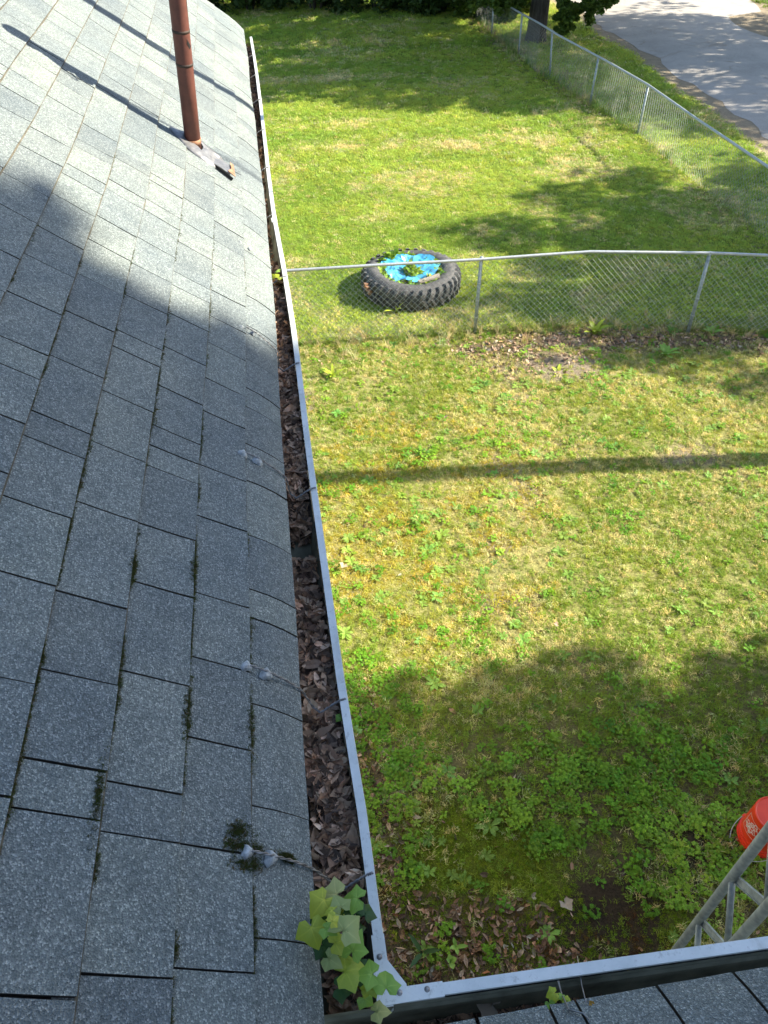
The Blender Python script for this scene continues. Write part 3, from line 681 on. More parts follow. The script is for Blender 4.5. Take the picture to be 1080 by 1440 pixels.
for ri, (rr, hh) in enumerate(rings):
    for k in range(n):
        a = 6.283*k/n; j = 1+.16*math.sin(a*3+1)+.08*math.sin(a*5)
        P = RM(.362-.022*ri/4+rr*j*math.cos(a)*1.05, 3.64+rr*j*math.sin(a)*.95, .011+hh*(1+.3*math.sin(a*4+ri))); B.v.append(tuple(P-base))
    if ri: B.f += [((ri-1)*n+k, (ri-1)*n+(k+1) % n, ri*n+(k+1) % n, ri*n+k) for k in range(n)]
B.ob('flashing', M_FLASH, mast, smooth=True)
# weatherhead and insulators at the top
B = MB(); T0 = mp(ML); B.tube([T0, T0+Vector((0, 0, .05)), T0+Vector((.04, 0, .085)), T0+Vector((.09, 0, .06)), T0+Vector((.10, 0, .03))], [.04, .046, .05, .044, .036], 14); B.ob('weatherhead', M_GALVD, mast, smooth=True)
for h in (.66, .78):
    B = MB(); p = mp(h); B.tube([p, p+Vector((.05, -.03, .0))], .008, 8); B.lathe([(0, -.03), (.02, -.028), (.026, -.01), (.016, 0), (.026, .012), (.018, .03), (0, .031)], 12); nn = 7*12
    B.v[-nn:] = [(a+p.x+.06, b_+p.y-.035, c_+p.z) for a, b_, c_ in B.v[-nn:]]
    B.ob('insulator', M_GALVD, mast, smooth=True)
B = MB(); p = mp(.70); B.tube([p+Vector((0, 0, -.06)), p+Vector((.0, -.03, .0)), p+Vector((0, 0, .07))], .022, 8); B.ob('clamp', M_GALVD, mast)
# utility pole off to the right carries the service drop and the added shadow cable
PB = Vector((9.75, 5.74, 0)); PT = Vector((9.75, 6.38, 7.2))
pole = empty('utility_pole', PB, label='wooden utility pole beside the yard carrying the service wires', cat='utility pole')
B = MB(); B.tube([Vector((0, 0, -.2)), (PT-PB)*.5, PT-PB], [.15, .13, .115], 16); B.ob('pole', M_BARK, pole, smooth=True)
def cable(a, b_, sag, r, name, lab, cat, n=30, m=None):
    B = MB(); B.tube([a.lerp(b_, k/n)-Vector((0, 0, sag*4*(k/n)*(1-k/n))) for k in range(n+1)], r, 6)
    return B.ob(name, m or M_RUB, None, smooth=True, label=lab, cat=cat)
# unseen cable added to throw the straight band of shadow on the roof
Aq = RM(.03, 4.94, 0); Bq = RM(.99, 4.63, 0); rdir = (Bq-Aq)
Bt = Bq+SUN*2.0; nrm = rdir.cross(SUN).normalized()
tgt = Vector((9.0, 6.0, 0)); tgt.z = (nrm.dot(Aq)-nrm.x*tgt.x-nrm.y*tgt.y)/nrm.z
cable(Bt-(tgt-Bt)*.14, tgt, 0, .05, 'shadow_cable', 'unseen black cable added to cast the shadow band across the roof', 'cable')
print('cable', Bt, tgt)
top = base+mp(ML)+Vector((.1, 0, .05))
for q, (s, dy, off) in enumerate(((.10, 0, (0, 0, 0)), (.16, .04, (0, -.03, -.06)), (.24, .02, (0, .02, -.10)))):
    cable(top+Vector(off), Vector((9.5, 4.9+dy, 7.0-.1*q)), .25+s, .0042, 'service_wire', ['uppermost thin wire from the mast head', 'middle thin wire strung from the rusty mast', 'lowest, slackest wire strung from the rusty mast'][q], 'wire')
# loose conductors looping from the head back down the mast
for q, (dx, dy, dz) in enumerate(((.10, -.09, -.1), (.13, -.13, -.16))):
    a = top; b_ = base+mp(.66+.06*q)+Vector((.03, -.03, 0)); mid = (a+b_)*.5+Vector((dx, dy, dz)); P = []
    for k in range(17):
        s = k/16; P.append(a*(1-s)**2+mid*2*s*(1-s)+b_*s*s)
    B = MB(); B.tube(P, .0038, 6); o = B.ob('drip_loop', M_RUB, mast, smooth=True); o.matrix_parent_inverse = Matrix.Translation(-base)
# metal patch below the mast
p0 = RM(.235, 3.62, .014)
fp = empty('roof_patch', p0, label='small rusted metal patch with a black opening below the red pipe', cat='metal patch')
B = MB(); Q = [(.285, 3.69), (.275, 3.55), (.183, 3.50), (.19, 3.635)]; tv = []
g = 6
for i_ in range(g+1):
    for j in range(g+1):
        s, q = i_/g, j/g; u = Q[0][0]*(1-s)+Q[3][0]*s; va = Q[0][1]*(1-s)+Q[3][1]*s; vb = Q[1][1]*(1-s)+Q[2][1]*s; tv.append(RM(u, va*(1-q)+vb*q, .016+.018*s*(1 if j else .4)+random.uniform(-.0015, .0015))-p0)
nv_ = len(tv); lowv = [v_-Vector((ST, 0, CT))*.002 for v_ in tv]
fc = [(i_*(g+1)+j, i_*(g+1)+j+1, (i_+1)*(g+1)+j+1, (i_+1)*(g+1)+j) for i_ in range(g) for j in range(g)]
B.add(tv, fc); B.ob('plate', M_FLASH, fp, smooth=True)
B = MB(); a = RM(.183, 3.533, .014)-p0; b_ = RM(.262, 3.556, .012)-p0; B.box((0, 0, 0), (.5, .5, .5)); B.v = []; B.f = []
P = [RM(.272, 3.548, .012), RM(.184, 3.50, .012), RM(.184, 3.498, .026), RM(.272, 3.545, .018)]; off = Vector((0, -.005, 0))
B.add([p-p0 for p in P]+[p-p0+off for p in P], [(0, 1, 2, 3), (4, 7, 6, 5), (0, 4, 5, 1), (1, 5, 6, 2), (2, 6, 7, 3), (3, 7, 4, 0)]); B.ob('opening', M_BLACK, fp)
B = MB(); P = [RM(.205, 3.635, .038), RM(.186, 3.635, .037), RM(.180, 3.495, .037), RM(.215, 3.515, .035), RM(.20, 3.56, .039)]; B.add([p-p0 for p in P]+[p-p0-Vector((0, 0, .003)) for p in P], [(0, 1, 2, 3, 4), (0, 5, 6, 1), (1, 6, 7, 2), (2, 7, 8, 3)]); B.ob('rusted_corner', M_RUSTO, fp)
B = MB(); B.tube([RM(.31, 3.675, .016)-p0, RM(.25, 3.655, .020)-p0], .008, 8); B.ob('rolled_edge', M_WHITE, fp, smooth=True)
# ------------------------------------------------------------------ chain link fences
def resamp(pts, step):
    pts = [Vector(p) for p in pts]; out = [pts[0]]; acc = 0
    for a, b_ in zip(pts[:-1], pts[1:]):
        L = (b_-a).length; d = step-acc
        while d < L: out.append(a.lerp(b_, d/L)); d += step
        acc = L-(d-step)
    return out
def fence(name_label, path, posts, H, rail_r, pitch, wr, lab):
    o0 = Vector((*path[0][:2], 0)); fe = empty('chain_link_fence', o0, label=lab, cat='fence')
    rail = [Vector(p) for p in path]
    B = MB(); B.tube([p-o0 for p in rail], rail_r, 10); B.ob('top_rail', M_GALV, fe, smooth=True)
    for (px, py, tx, ty, hh) in posts:
        B = MB(); B.tube([Vector((px, py, -.1))-o0, Vector((tx, ty, hh))-o0], .024, 12); B.lathe([(0, .03), (.02, .026), (.028, .01), (.028, -.02)], 10)
        nn = 40; B.v[-nn:] = [(a+tx-o0.x, b_+ty-o0.y, c_+hh-.01) for a, b_, c_ in B.v[-nn:]]; B.ob('post', M_GALVD, fe, smooth=True)
    base = resamp([(p[0], p[1], 0) for p in path], pitch); zs = [Vector((0, 0, z)) for z in (0,)]
    ztop = lambda q: float(np.interp(q, range(len(base)), np.interp(np.arange(len(base))*pitch, np.cumsum([0]+[(Vector(b_[:2])-Vector(a[:2])).length for a, b_ in zip(path[:-1], path[1:])]), [p[2] for p in path])))
    B = MB(); half = pitch*.5
    for i_ in range(len(base)-1):
        a = base[i_]; d = (base[min(i_+1, len(base)-1)]-a); d.z = 0; nrm_ = Vector((d.y, -d.x, 0)).normalized()*.004
        zt = ztop(i_)+.012; z = .03+float(gz(a.x, a.y)); P = []; k = 0
        # one woven wire zigzags between this column and the next
        while z < zt: 
            q = a+d*(0 if (k+i_) % 2 == 0 else 1.0); P.append(Vector((q.x, q.y, z))+nrm_*(1 if k % 2 else -1)-o0); z += pitch; k += 1
        for p_, q_ in zip(P[:-1], P[1:]):
            t_ = (q_-p_).normalized(); s1 = t_.cross(nrm_).normalized()*wr; s2 = nrm_.normalized()*wr
            B.add([p_+s1, p_-s1*.5+s2, p_-s1*.5-s2, q_+s1, q_-s1*.5+s2, q_-s1*.5-s2], [(0, 1, 4, 3), (1, 2, 5, 4), (2, 0, 3, 5)])
    o = B.ob('wire_mesh', M_WIRE, fe); o['kind'] = 'stuff'
    B = MB()
    for (px, py, tx, ty, hh) in posts:
        for z in (.25, .5, .75): 
            f_ = z/hh; B.tube([Vector((px+(tx-px)*f_, py+(ty-py)*f_, z-.006))-o0, Vector((px+(tx-px)*f_, py+(ty-py)*f_, z+.006))-o0], .0275, 8)
    if B.v: o = B.ob('tie_wire', M_GALV, fe); o['kind'] = 'stuff'
    return fe
near_path = [(-.42, 9.46, 1.08), (-.03, 9.44, 1.10), (1.2, 9.41, 1.10), (2.54, 9.38, 1.09), (3.4, 9.36, 1.10), (4.03, 9.33, 1.11), (5.58, 9.02, 1.12), (6.6, 8.80, 1.10), (8.08, 8.5, 1.08)]
fence('near', near_path, [(2.54, 9.37, 2.56, 9.40, 1.10), (5.52, 8.93, 5.56, 9.03, 1.12), (-.36, 9.46, -.36, 9.46, 1.08)], 1.1, .020, .042, .0019, 'nearer chain-link fence crossing the lawn in front of the big tire')
far_path = [(8.10, 8.5, .98), (8.06, 10.3, .98), (8.03, 12.1, 1.0), (7.98, 13.5, 1.0), (7.93, 14.6, 1.0), (7.88, 16.86, 1.0), (7.62, 18.9, 1.02), (7.30, 21.2, 1.02), (7.05, 22.0, 1.12), (7.08, 23.8, 1.0), (6.95, 26.0, .95), (6.85, 30.5, .95)]
fence('far', far_path, [(8.10, 8.5, 8.10, 8.5, 1.02), (8.04, 11.3, 8.05, 11.3, 1.0), (7.87, 16.90, 7.88, 16.86, 1.0), (7.56, 19.13, 7.59, 19.13, 1.02), (7.33, 21.60, 7.22, 21.55, 1.06), (7.08, 23.84, 7.08, 23.84, 1.0), (6.93, 26.4, 6.93, 26.4, .95)], 1.0, .024, .05, .0019, 'farther chain-link fence running beside the street to the dark tree')

# ------------------------------------------------------------------ tractor tire planter
TC = Vector((1.86, 10.80, float(gz(1.86, 10.8))-.01))
tire = empty('tire_planter', TC, label='huge black tractor tire lying flat as a planter with weeds and blue plastic', cat='tire')
RO, RI, TH_ = .755, .47, .36
prof = [(RI, .10), (RI-.015, .05), (RI+.02, .0), (RI+.10, -.01), (RO-.13, .0), (RO-.05, .045), (RO-.02, .11), (RO-.02, TH_-.11), (RO-.05, TH_-.045), (RO-.13, TH_), (RI+.12, TH_+.01), (RI+.03, TH_-.005), (RI, TH_-.04), (RI+.02, TH_-.07), (RI+.10, TH_-.09), (RI+.12, .12)]
B = MB(); B.lathe(prof, 72, close=True)
B.v = [(x_*(1+.015*math.sin(3*math.atan2(y_, x_))), y_, z_*(1+.05*math.sin(math.atan2(y_, x_)*2+1))) for x_, y_, z_ in B.v]
body = B.ob('tire_body', M_RUB, tire, smooth=True)
NL = 34; lug0 = None
for k in range(NL):
    for side in (0, 1):
        a0 = 6.283*(k+.5*side)/NL
        if lug0 is None or True:
            B = MB(); z0, z1 = (TH_*.47, TH_-.015) if side else (.015, TH_*.53)
            P = []; steps = 4
            for s in range(steps+1):
                q = s/steps; z = z0+(z1-z0)*q; da = (.105*(q if side else 1-q)); rr = RO-.022-(.05*max(0, (q if side else 1-q)-.7)/.3)
                w = .024; h = .030
                P.append([(rr-.01, a0+da-w/rr*1.35, z), (rr+h, a0+da-w/rr*.8, z), (rr+h, a0+da+w/rr*.8, z), (rr-.01, a0+da+w/rr*1.35, z)])
            v = [(r_*math.cos(a_), r_*math.sin(a_), z_) for ring in P for (r_, a_, z_) in ring]; f = []
            for s in range(steps):
                for j in range(3): f.append((s*4+j, s*4+j+1, s*4+j+5, s*4+j+4))
            f += [(3, 2, 1, 0), (steps*4, steps*4+1, steps*4+2, steps*4+3)]; B.add(v, f)
            # shoulder tail running over the sidewall
            B.ob('tread_lug', M_RUB, tire)
B = MB(); 
for k in range(3): a = 3.5+.07*k; B.box((0, 0, 0), (.028, .022, .035), Matrix.Translation((.77*math.cos(a), .77*math.sin(a), .27-.03*k)) @ Euler((0, 0, a)).to_matrix().to_4x4())
B.ob('rusty_scrap', M_RUSTO, tire)
B = MB(); B.lathe([(0, .22), (.25, .235), (.47, .21), (.49, .1)], 24); B.ob('soil', M_SOIL, tire, smooth=True)
# blue plastic, crumpled, with a hole in the middle
def tarp():
    n, mrad = 44, 10; v = []; f = []
    for i_ in range(mrad+1):
        for k in range(n):
            a = 6.283*k/n; q = i_/mrad; ro = .43*(1+.07*math.sin(a*3+.5)+.05*math.sin(a*7)+.03*math.sin(a*13)); ri = .09*(1+.2*math.sin(a*2)); r_ = ri+(ro-ri)*q
            x_, y_ = r_*math.cos(a)*1.05, r_*math.sin(a)*.9+.06
            z_ = .29+.06*q+.014*math.sin(a*7+q*2.2)*q+.03*(float(vn(x_*9+9, y_*9+3, 1, 9))-.5)*2*(.4+q)+.022*(float(vn(x_*26+9, y_*26+3, 1, 10))-.5)+.04*math.sin(a)*q
            v.append((x_, y_, z_))
    for i_ in range(mrad):
        for k in range(n): f.append((i_*n+k, i_*n+(k+1) % n, (i_+1)*n+(k+1) % n, (i_+1)*n+k))
    m, t, b = mat('blue_plastic', (.02, .30, .62), .32, 0, .5)
    t.links.new(ramp(t, noise(t, 9, 3), [(.3, (.04, .28, .52)), (.7, (.12, .46, .66))]), b.inputs['Base Color'])
    o = ob('blue_plastic_sheet', me('sheet', v, f), m, None, loc=TC, label='crumpled bright blue plastic sheet lying inside the tire', cat='plastic sheet')
tarp()
B = MB(); B.box((0, 0, 0), (.17, .035, .012), Matrix.Translation((.20, -.40, .365)) @ Euler((0, -.05, .32)).to_matrix().to_4x4()); B.box((0, 0, 0), (.15, .02, .010), Matrix.Translation((.24, -.345, .36)) @ Euler((0, -.05, .40)).to_matrix().to_4x4())
B.ob('wood_board', M_WOOD, None, loc=TC, label='split grey wooden board resting on the tire rim', cat='board')
n = 560; a = rng.uniform(0, 6.283, n); wt = .35+.65*np.clip(np.exp(-((a-2.1)/.55)**2)*1.6+np.exp(-((a-3.3)/.35)**2)+np.exp(-((a-.1)/.35)**2)+np.exp(-((a-6.2)/.3)**2)*.7+np.exp(-((a-4.7)/.3)**2)*.4, 0, 1)
k_ = rng.random(n) < wt; a = a[k_]; rr = np.clip(rng.normal(.47, .03, len(a)), .40, .53); c_ = rng.random(len(a)) < .09; rr = np.where(c_, rng.uniform(0, .10, len(a)), rr)
P = np.stack([TC.x+rr*np.cos(a), TC.y+rr*np.sin(a), TC.z+.25+.05*rng.random(len(a))+.07*np.exp(-((a-2.1)/.5)**2)], 1); n = len(a)
scatter('planter_weeds', 'rosette', P, np.stack([rng.normal(0, .5, n), rng.normal(0, .5, n), rng.uniform(0, 6.28, n)], 1), rng.uniform(.8, 1.5, n), jit(np.tile(np.array([[.20, .30, .035]]), (n, 1))), kind='stuff')

# ------------------------------------------------------------------ lattice tower
RA = 1.70; A0 = Vector((.831*RA, .555*RA)); B0 = Vector((.875*RA*.925, .486*RA*.925)); mid = (A0+B0)/2; dd = (A0-B0); C0 = mid+Vector((dd.y, -dd.x)).normalized()*dd.length*.866
if C0.length < mid.length: C0 = mid-Vector((dd.y, -dd.x)).normalized()*dd.length*.866
tower = empty('lattice_tower', (mid.x, mid.y, 0), label='grey galvanised lattice mast standing by the gutter corner', cat='tower')
tl = Vector((mid.x, mid.y, 0)); TH2 = 6.3; sp = .265*RA; zA = 5.7-1.749*RA; 
def P3(p, z): return Vector((p.x, p.y, z))-tl
for p in (A0, B0):
    B = MB(); B.tube([P3(p, -.1), P3(p, TH2)], .0185, 14); B.ob('tower_leg', M_GALVD, tower, smooth=True)
z0 = zA-math.floor(zA/sp)*sp
for fi, (p, q) in enumerate(((A0, B0),)):
    z = z0
    while z+sp < TH2-.05:
        B = MB(); B.tube([P3(p, z+sp), P3(q, z+sp*.5)], .0125, 10); B.ob('diagonal_brace', M_GALVD, tower, smooth=True)
        # flat channel brace
        a_, b_ = P3(q, z+sp*.5), P3(p, z); d = (b_-a_).normalized(); s1 = d.cross(Vector((0, 0, 1))).normalized(); s2 = s1.cross(d)
        B = MB(); v = []
        for e in (a_, b_):
            v += [e+s2*.018, e+s2*.018+s1*.010, e-s2*.018+s1*.010, e-s2*.018, e-s2*.015+s1*.0, e-s2*.015+s1*.007, e+s2*.015+s1*.007, e+s2*.015]
        B.add(v, [(j, (j+1) % 8, 8+(j+1) % 8, 8+j) for j in range(8)]); B.ob('flat_brace', M_GALVD, tower)
        z += sp

# ------------------------------------------------------------------ bucket, upside down
BC = Vector((3.03, 2.05, float(gz(3.03, 2.05)))); K = 1.05
bucket = empty('bucket', BC, label='upturned orange plastic bucket with white lettering on the grass', cat='bucket')
mo, t, b = mat('orange_plastic', (.80, .075, .010), .38, 0, .5)
t.links.new(ramp(t, noise(t, 14, 3), [(.3, (.80, .045, .012)), (.7, (.88, .060, .016))]), b.inputs['Base Color']); 
B = MB(); prof = [(0, .362), (.118, .362), (.124, .366), (.1305, .366), (.134, .360), (.134, .352), (.1435, .105), (.1435, .098), (.150, .097), (.150, .090), (.1445, .088), (.1450, .070), (.152, .069), (.152, .062), (.1465, .060), (.147, .040), (.1535, .039), (.1535, .030), (.148, .028), (.149, .012), (.155, .010), (.156, .0), (.147, .0), (.146, .02), (.128, .35)]
B.lathe([(r_*K, z_*K) for r_, z_ in prof], 56); B.ob('bucket_body', mo, bucket, smooth=True).data.polygons.foreach_get
bd_ = bucket.children[0]
md = bd_.modifiers.new('edge', 'EDGE_SPLIT'); md.split_angle = R(32)
va = math.atan2(-BC.y, -BC.x)   # bearing from the bucket to the house
# handle
B = MB(); P = []; ha = va-.25
hd = Vector((math.cos(ha), math.sin(ha), 0)); hs = Vector((-hd.y, hd.x, 0))
for k in range(25):
    q = math.pi*k/24; P.append(hs*(.155*K)*math.cos(q)+hd*(.02+.205*K*math.sin(q))+Vector((0, 0, .07-.055*math.sin(q))))
B.tube(P, .0026, 8); B.ob('bail_handle', M_WHITE, bucket, smooth=True)
for s in (1, -1):
    B = MB(); c_ = hs*(.150*K)*s+Vector((0, 0, .07)); B.tube([c_-hs*.002*s, c_+hs*.012*s], .014, 12); B.ob('handle_ear', mo, bucket, smooth=True)
# lettering: flat print wrapped round the side, upside down like the bucket
mw = simple('white_print', (.72, .70, .68), (.80, .78, .76), 30, .5, 0, 0)
def wrap(x_, y_, lift=.0012):
    """x_ right, y_ up in the print's own frame; the bucket stands on its rim, so the print is turned over"""
    ang = va-.52-x_/(.139*K)*-1*-1; z = .235*K-y_; r_ = (.134+(.360-z/K)/.255*.0095)*K+lift
    return (r_*math.cos(ang), r_*math.sin(ang), z)
cu = bpy.data.curves.new('print', 'FONT'); cu.body = 'THE\nHOME\nDEPOT'; cu.size = .046; cu.align_x = 'CENTER'; cu.align_y = 'CENTER'; cu.space_line = .72; cu.offset = .0006
to = bpy.data.objects.new('print_tmp', cu); COL.objects.link(to); dg = bpy.context.evaluated_depsgraph_get(); tm = bpy.data.meshes.new_from_object(to.evaluated_get(dg)); bpy.data.objects.remove(to)
ca_, sa_ = math.cos(R(38)), math.sin(R(38))
bmx = bmesh.new(); bmx.from_mesh(tm); bmesh.ops.triangulate(bmx, faces=bmx.faces[:]); bmesh.ops.subdivide_edges(bmx, edges=[e for e in bmx.edges if e.calc_length() > .008], cuts=2); 
for v_ in bmx.verts: X_, Y_ = v_.co.x*ca_-v_.co.y*sa_, v_.co.x*sa_+v_.co.y*ca_; v_.co = wrap(X_, Y_)
bmx.to_mesh(tm); bmx.free(); ob('lettering', tm, mw, bucket)
B = MB(); hs_ = .080
for (a_, b_) in (((-1, -1), (1, -1)), ((1, -1), (1, 1)), ((1, 1), (-1, 1)), ((-1, 1), (-1, -1))):
    n = 12
    for k in range(n):
        q0, q1 = k/n, (k+1)/n; p0_ = (a_[0]+(b_[0]-a_[0])*q0, a_[1]+(b_[1]-a_[1])*q0); p1_ = (a_[0]+(b_[0]-a_[0])*q1, a_[1]+(b_[1]-a_[1])*q1)
        B.add([wrap(p0_[0]*hs_, p0_[1]*hs_), wrap(p1_[0]*hs_, p1_[1]*hs_), wrap(p1_[0]*(hs_-.0035), p1_[1]*(hs_-.0035)), wrap(p0_[0]*(hs_-.0035), p0_[1]*(hs_-.0035))], [(0, 1, 2, 3)])
B.ob('print_border', mw, bucket)

# ------------------------------------------------------------------ seedlings
def leaf_mesh(r_, seed, droop=.3, fold=.25):
    rr = random.Random(seed); V_ = [(0, -.05*r_, 0)]; ve = [1.0]; f = []
    base_ = [(-90, .10, 1), (-66, .50, 0), (-42, .74, 1), (-16, .70, 0), (12, .98, 1), (40, .70, 0), (62, .80, 0), (90, 1.14, 1), (118, .80, 0), (140, .70, 0), (168, .98, 1), (196, .70, 0), (222, .74, 1), (246, .50, 0)]
    P = [(math.cos(R(a))*q*r_*rr.uniform(.93, 1.07), math.sin(R(a))*q*r_*rr.uniform(.93, 1.07), w) for a, q, w in base_]; n = len(P); K_ = 4; tw = rr.uniform(-.3, .3); ph = rr.uniform(0, 6)
    for ring in range(1, K_+1):
        q = ring/K_
        for k, (x_, y_, w) in enumerate(P):
            x1, y1 = x_*q, y_*q; z = -droop*(x1*x1+y1*y1)/r_+fold*abs(x1)*.5+tw*x1*y1/r_+.05*r_*q*math.sin(k*1.9+ph)*q-(.035*r_ if w else -.03*r_)*math.sin(math.pi*min(q, .9))
            V_.append((x1, y1, z)); ve.append(1.0*(1-.4*q) if w else 0.0)
    for k in range(n):
        j = (k+1) % n; f.append((0, 1+k, 1+j))
        for ring in range(K_-1): a = 1+ring*n; b_ = a+n; f.append((a+k, b_+k, b_+j, a+j))
    ms = me('leaf', V_, f, True); ca_ = ms.color_attributes.new('vein', 'FLOAT_COLOR', 'POINT'); ca_.data.foreach_set('color', np.array([(e, e, e, 1) for e in ve], np.float32).ravel()); return ms
def greenleaf(name, c, c2):
    return leafmat(name, c, c2, .3, None, .45, .4)
MG = [greenleaf('leaf_yellow_green', (.36, .46, .03), (.48, .54, .07)), greenleaf('leaf_mid_green', (.20, .40, .05), (.30, .48, .09)), greenleaf('leaf_dark_green', (.03, .09, .02), (.06, .13, .03)), greenleaf('leaf_pale_olive', (.34, .42, .12), (.44, .47, .18))]
for m_ in MG:
    t = m_.node_tree; b = t.nodes['Principled BSDF']; src = b.inputs['Base Color'].links[0].from_socket
    vc = t.nodes.new('ShaderNodeVertexColor'); vc.layer_name = 'vein'; oi = t.nodes.new('ShaderNodeObjectInfo')
    c = mix(t, 1.0, src, ramp(t, oi.outputs['Random'], [(0, (.75, .85, .8)), (1, (1.2, 1.1, 1.1))]), 'MULTIPLY')
    c = mix(t, 1.0, c, ramp(t, vc.outputs[0], [(.55, (1, 1, 1)), (.95, (1.5, 1.35, 1.5))]), 'MULTIPLY')
    c = mix(t, ramp(t, noise(t, 240, 3), [(.62, 0.0), (.75, .5)]), c, (.16, .11, .04)); t.links.new(c, b.inputs['Base Color'])
def seedling(lab, root, specs, cat='seedling'):
    e = empty('tree_seedling', root, label=lab, cat=cat); stems = MB()
    for q, (px, py, z, rr, mi, az) in enumerate(specs):
        P = at(px, py, z); d = P-root
        o = ob('leaf', leaf_mesh(rr, q+3, random.Random(q).uniform(.15, .45), random.Random(q+50).uniform(.1, .45)), MG[mi], e)
        o.location = d; r_ = random.Random(q+9); o.rotation_euler = (r_.uniform(-.45, .2), r_.uniform(-.35, .35), R(az))
        hub = Vector((d.x*.35, d.y*.55, max(.02, d.z*.75))); stems.tube([Vector((0, 0, 0)), hub*.5+Vector((0, 0, .01)), hub, d-Vector((0, 0, .002))], [.0018, .0014, .001, .0008], 5)
    stems.ob('stem', MG[0], e, smooth=True); return e
O = (430, 1230); sc_ = 1/6.857
big = [(170, 250, 4.40, .030, 0, 130), (290, 190, 4.385, .029, 3, 80), (490, 230, 4.37, .026, 1, 75), (335, 310, 4.41, .022, 3, 20), (135, 380, 4.36, .023, 2, 200), (55, 520, 4.39, .031, 0, 190), (195, 520, 4.42, .018, 1, 240), (370, 530, 4.43, .032, 3, 310), (470, 360, 4.35, .024, 2, 20), (570, 375, 4.345, .022, 2, 330), (490, 530, 4.34, .018, 2, 0), (285, 660, 4.39, .021, 0, 280), (170, 690, 4.345, .023, 2, 220), (450, 730, 4.37, .029, 1, 330), (225, 810, 4.37, .021, 3, 230), (250, 350, 4.45, .011, 0, 90), (255, 450, 4.45, .013, 0, 300)]
root = Vector((-.015, .505, 4.20))
seedling('larger leafy seedling with yellow-green lobed leaves rooted in the gutter below the last twisted wire', root, [(O[0]+x_*sc_, O[1]+y_*sc_, z_, r_, m_, a_) for x_, y_, z_, r_, m_, a_ in big])
low_ = [(385, 930, 4.36, .035, 0, 280), (335, 1090, 4.30, .024, 2, 260), (535, 930, 4.32, .026, 2, 100), (630, 960, 4.36, .025, 1, 80), (775, 1080, 4.34, .028, 1, 350), (565, 1190, 4.31, .018, 1, 230), (685, 1320, 4.30, .021, 3, 265), (640, 1090, 4.34, .014, 0, 200), (590, 1100, 4.33, .013, 0, 150)]
root = Vector((-.0, .40, 4.16))
seedling('smaller leafy seedling at the very corner of the gutter beside the corner plate', root, [(O[0]+x_*sc_, O[1]+y_*sc_, z_, r_, m_, a_) for x_, y_, z_, r_, m_, a_ in low_])
root = at(787, 1408, 4.20)
e3 = seedling('tiny three-leaved seedling growing up from the wing gutter', root, [(779, 1397, 4.29, .013, 0, 100), (773, 1411, 4.275, .011, 1, 200), (797, 1408, 4.28, .011, 0, 330), (790, 1402, 4.285, .007, 1, 10)])
root = at(497, 1030, 4.20)
seedling('pair of small green leaves sprouting from gutter litter beside the third wire', root, [(478, 1008, 4.235, .012, 1, 130), (505, 1028, 4.225, .008, 1, 300), (500, 1022, 4.225, .007, 1, 200)], 'sprout')
root = at(392, 392, 4.20)
seedling('pale sprout in the gutter just before the nearer fence', root, [(388, 386, 4.25, .022, 0, 130), (396, 391, 4.25, .02, 0, 20), (391, 380, 4.26, .018, 1, 80)], 'sprout')
# dead twig in the wing gutter
B = MB(); B.tube([at(785, 1380, 4.26), at(790, 1398, 4.28), at(800, 1420, 4.315), at(820, 1425, 4.325), at(832, 1438, 4.33)], [.0016, .0013, .0018, .0016, .001], 5); B.tube([at(812, 1345, 4.2), at(818, 1385, 4.26), at(824, 1410, 4.31)], .001, 5)
B.ob('dead_twig', M_TWIST, None, smooth=True, label='thin pale dead vine hanging over the wing shingles into the gutter', cat='twig')
# notable dead leaves
def lone_leaf(lab, P, r_, c1, c2, az, tilt=.2):
    m = leafmat('dry_'+str(len(bpy.data.materials)), c1, c2, .1, None, .7, .2); o = ob('fallen_leaf', leaf_mesh(r_, int(az)+1, -.2, .5), m, None, loc=P, label=lab, cat='leaf'); o.rotation_euler = (tilt, -tilt, R(az)); return o
lone_leaf('large pale tan maple leaf lying on the moss near the wing gutter', at(795, 1271, .03), .062, (.33, .26, .19), (.42, .34, .26), 200)
lone_leaf('large greyish dead leaf lying in the wing gutter', at(690, 1412, 4.185), .032, (.17, .15, .11), (.25, .22, .17), 60)
lone_leaf('small orange-yellow leaf scrap on the wing shingles', RW(.02, .355, .016), .0055, (.4, .22, .04), (.5, .3, .06), 20, .6)
lone_leaf('pinkish dry leaf on the shaded grass right of the lawn centre', at(783, 878, .04), .03, (.30, .2, .15), (.4, .28, .2), 80)
lone_leaf('curled tan leaf lying on the sunny grass by the long gutter', at(483, 795, .04), .05, (.34, .26, .17), (.45, .36, .26), 150)
# tall dock plant and neighbours
def dock(lab, P, L, n, w, mi, seed):
    e = empty('broadleaf_weed', P, label=lab, cat='weed'); r = random.Random(seed)
    for k in range(n):
        a = 6.283*k/n+r.uniform(-.3, .3); l = L*r.uniform(.65, 1); up = r.uniform(.55, 1.4); B = MB(); v = []; f = []
        d = Vector((math.cos(a), math.sin(a), 0)); s = Vector((-d.y, d.x, 0)); m_ = 7
        for i_ in range(m_):
            u = i_/(m_-1); ww = w*math.sin(math.pi*min(1, u*.92+.06))**.7*(1+.10*(-1)**i_); c_ = d*l*u*math.cos(up*(1-.35*u))+Vector((0, 0, l*math.sin(up*(1-.45*u))*u)); v += [c_-s*ww+Vector((0, 0, .2*ww)), c_, c_+s*ww+Vector((0, 0, .2*ww))]
        for i_ in range(m_-1):
            for j in range(2): f.append((i_*3+j, i_*3+j+1, i_*3+j+4, i_*3+j+3))
        B.add(v, f); B.ob('leaf', MG[mi], e, smooth=True)
    return e
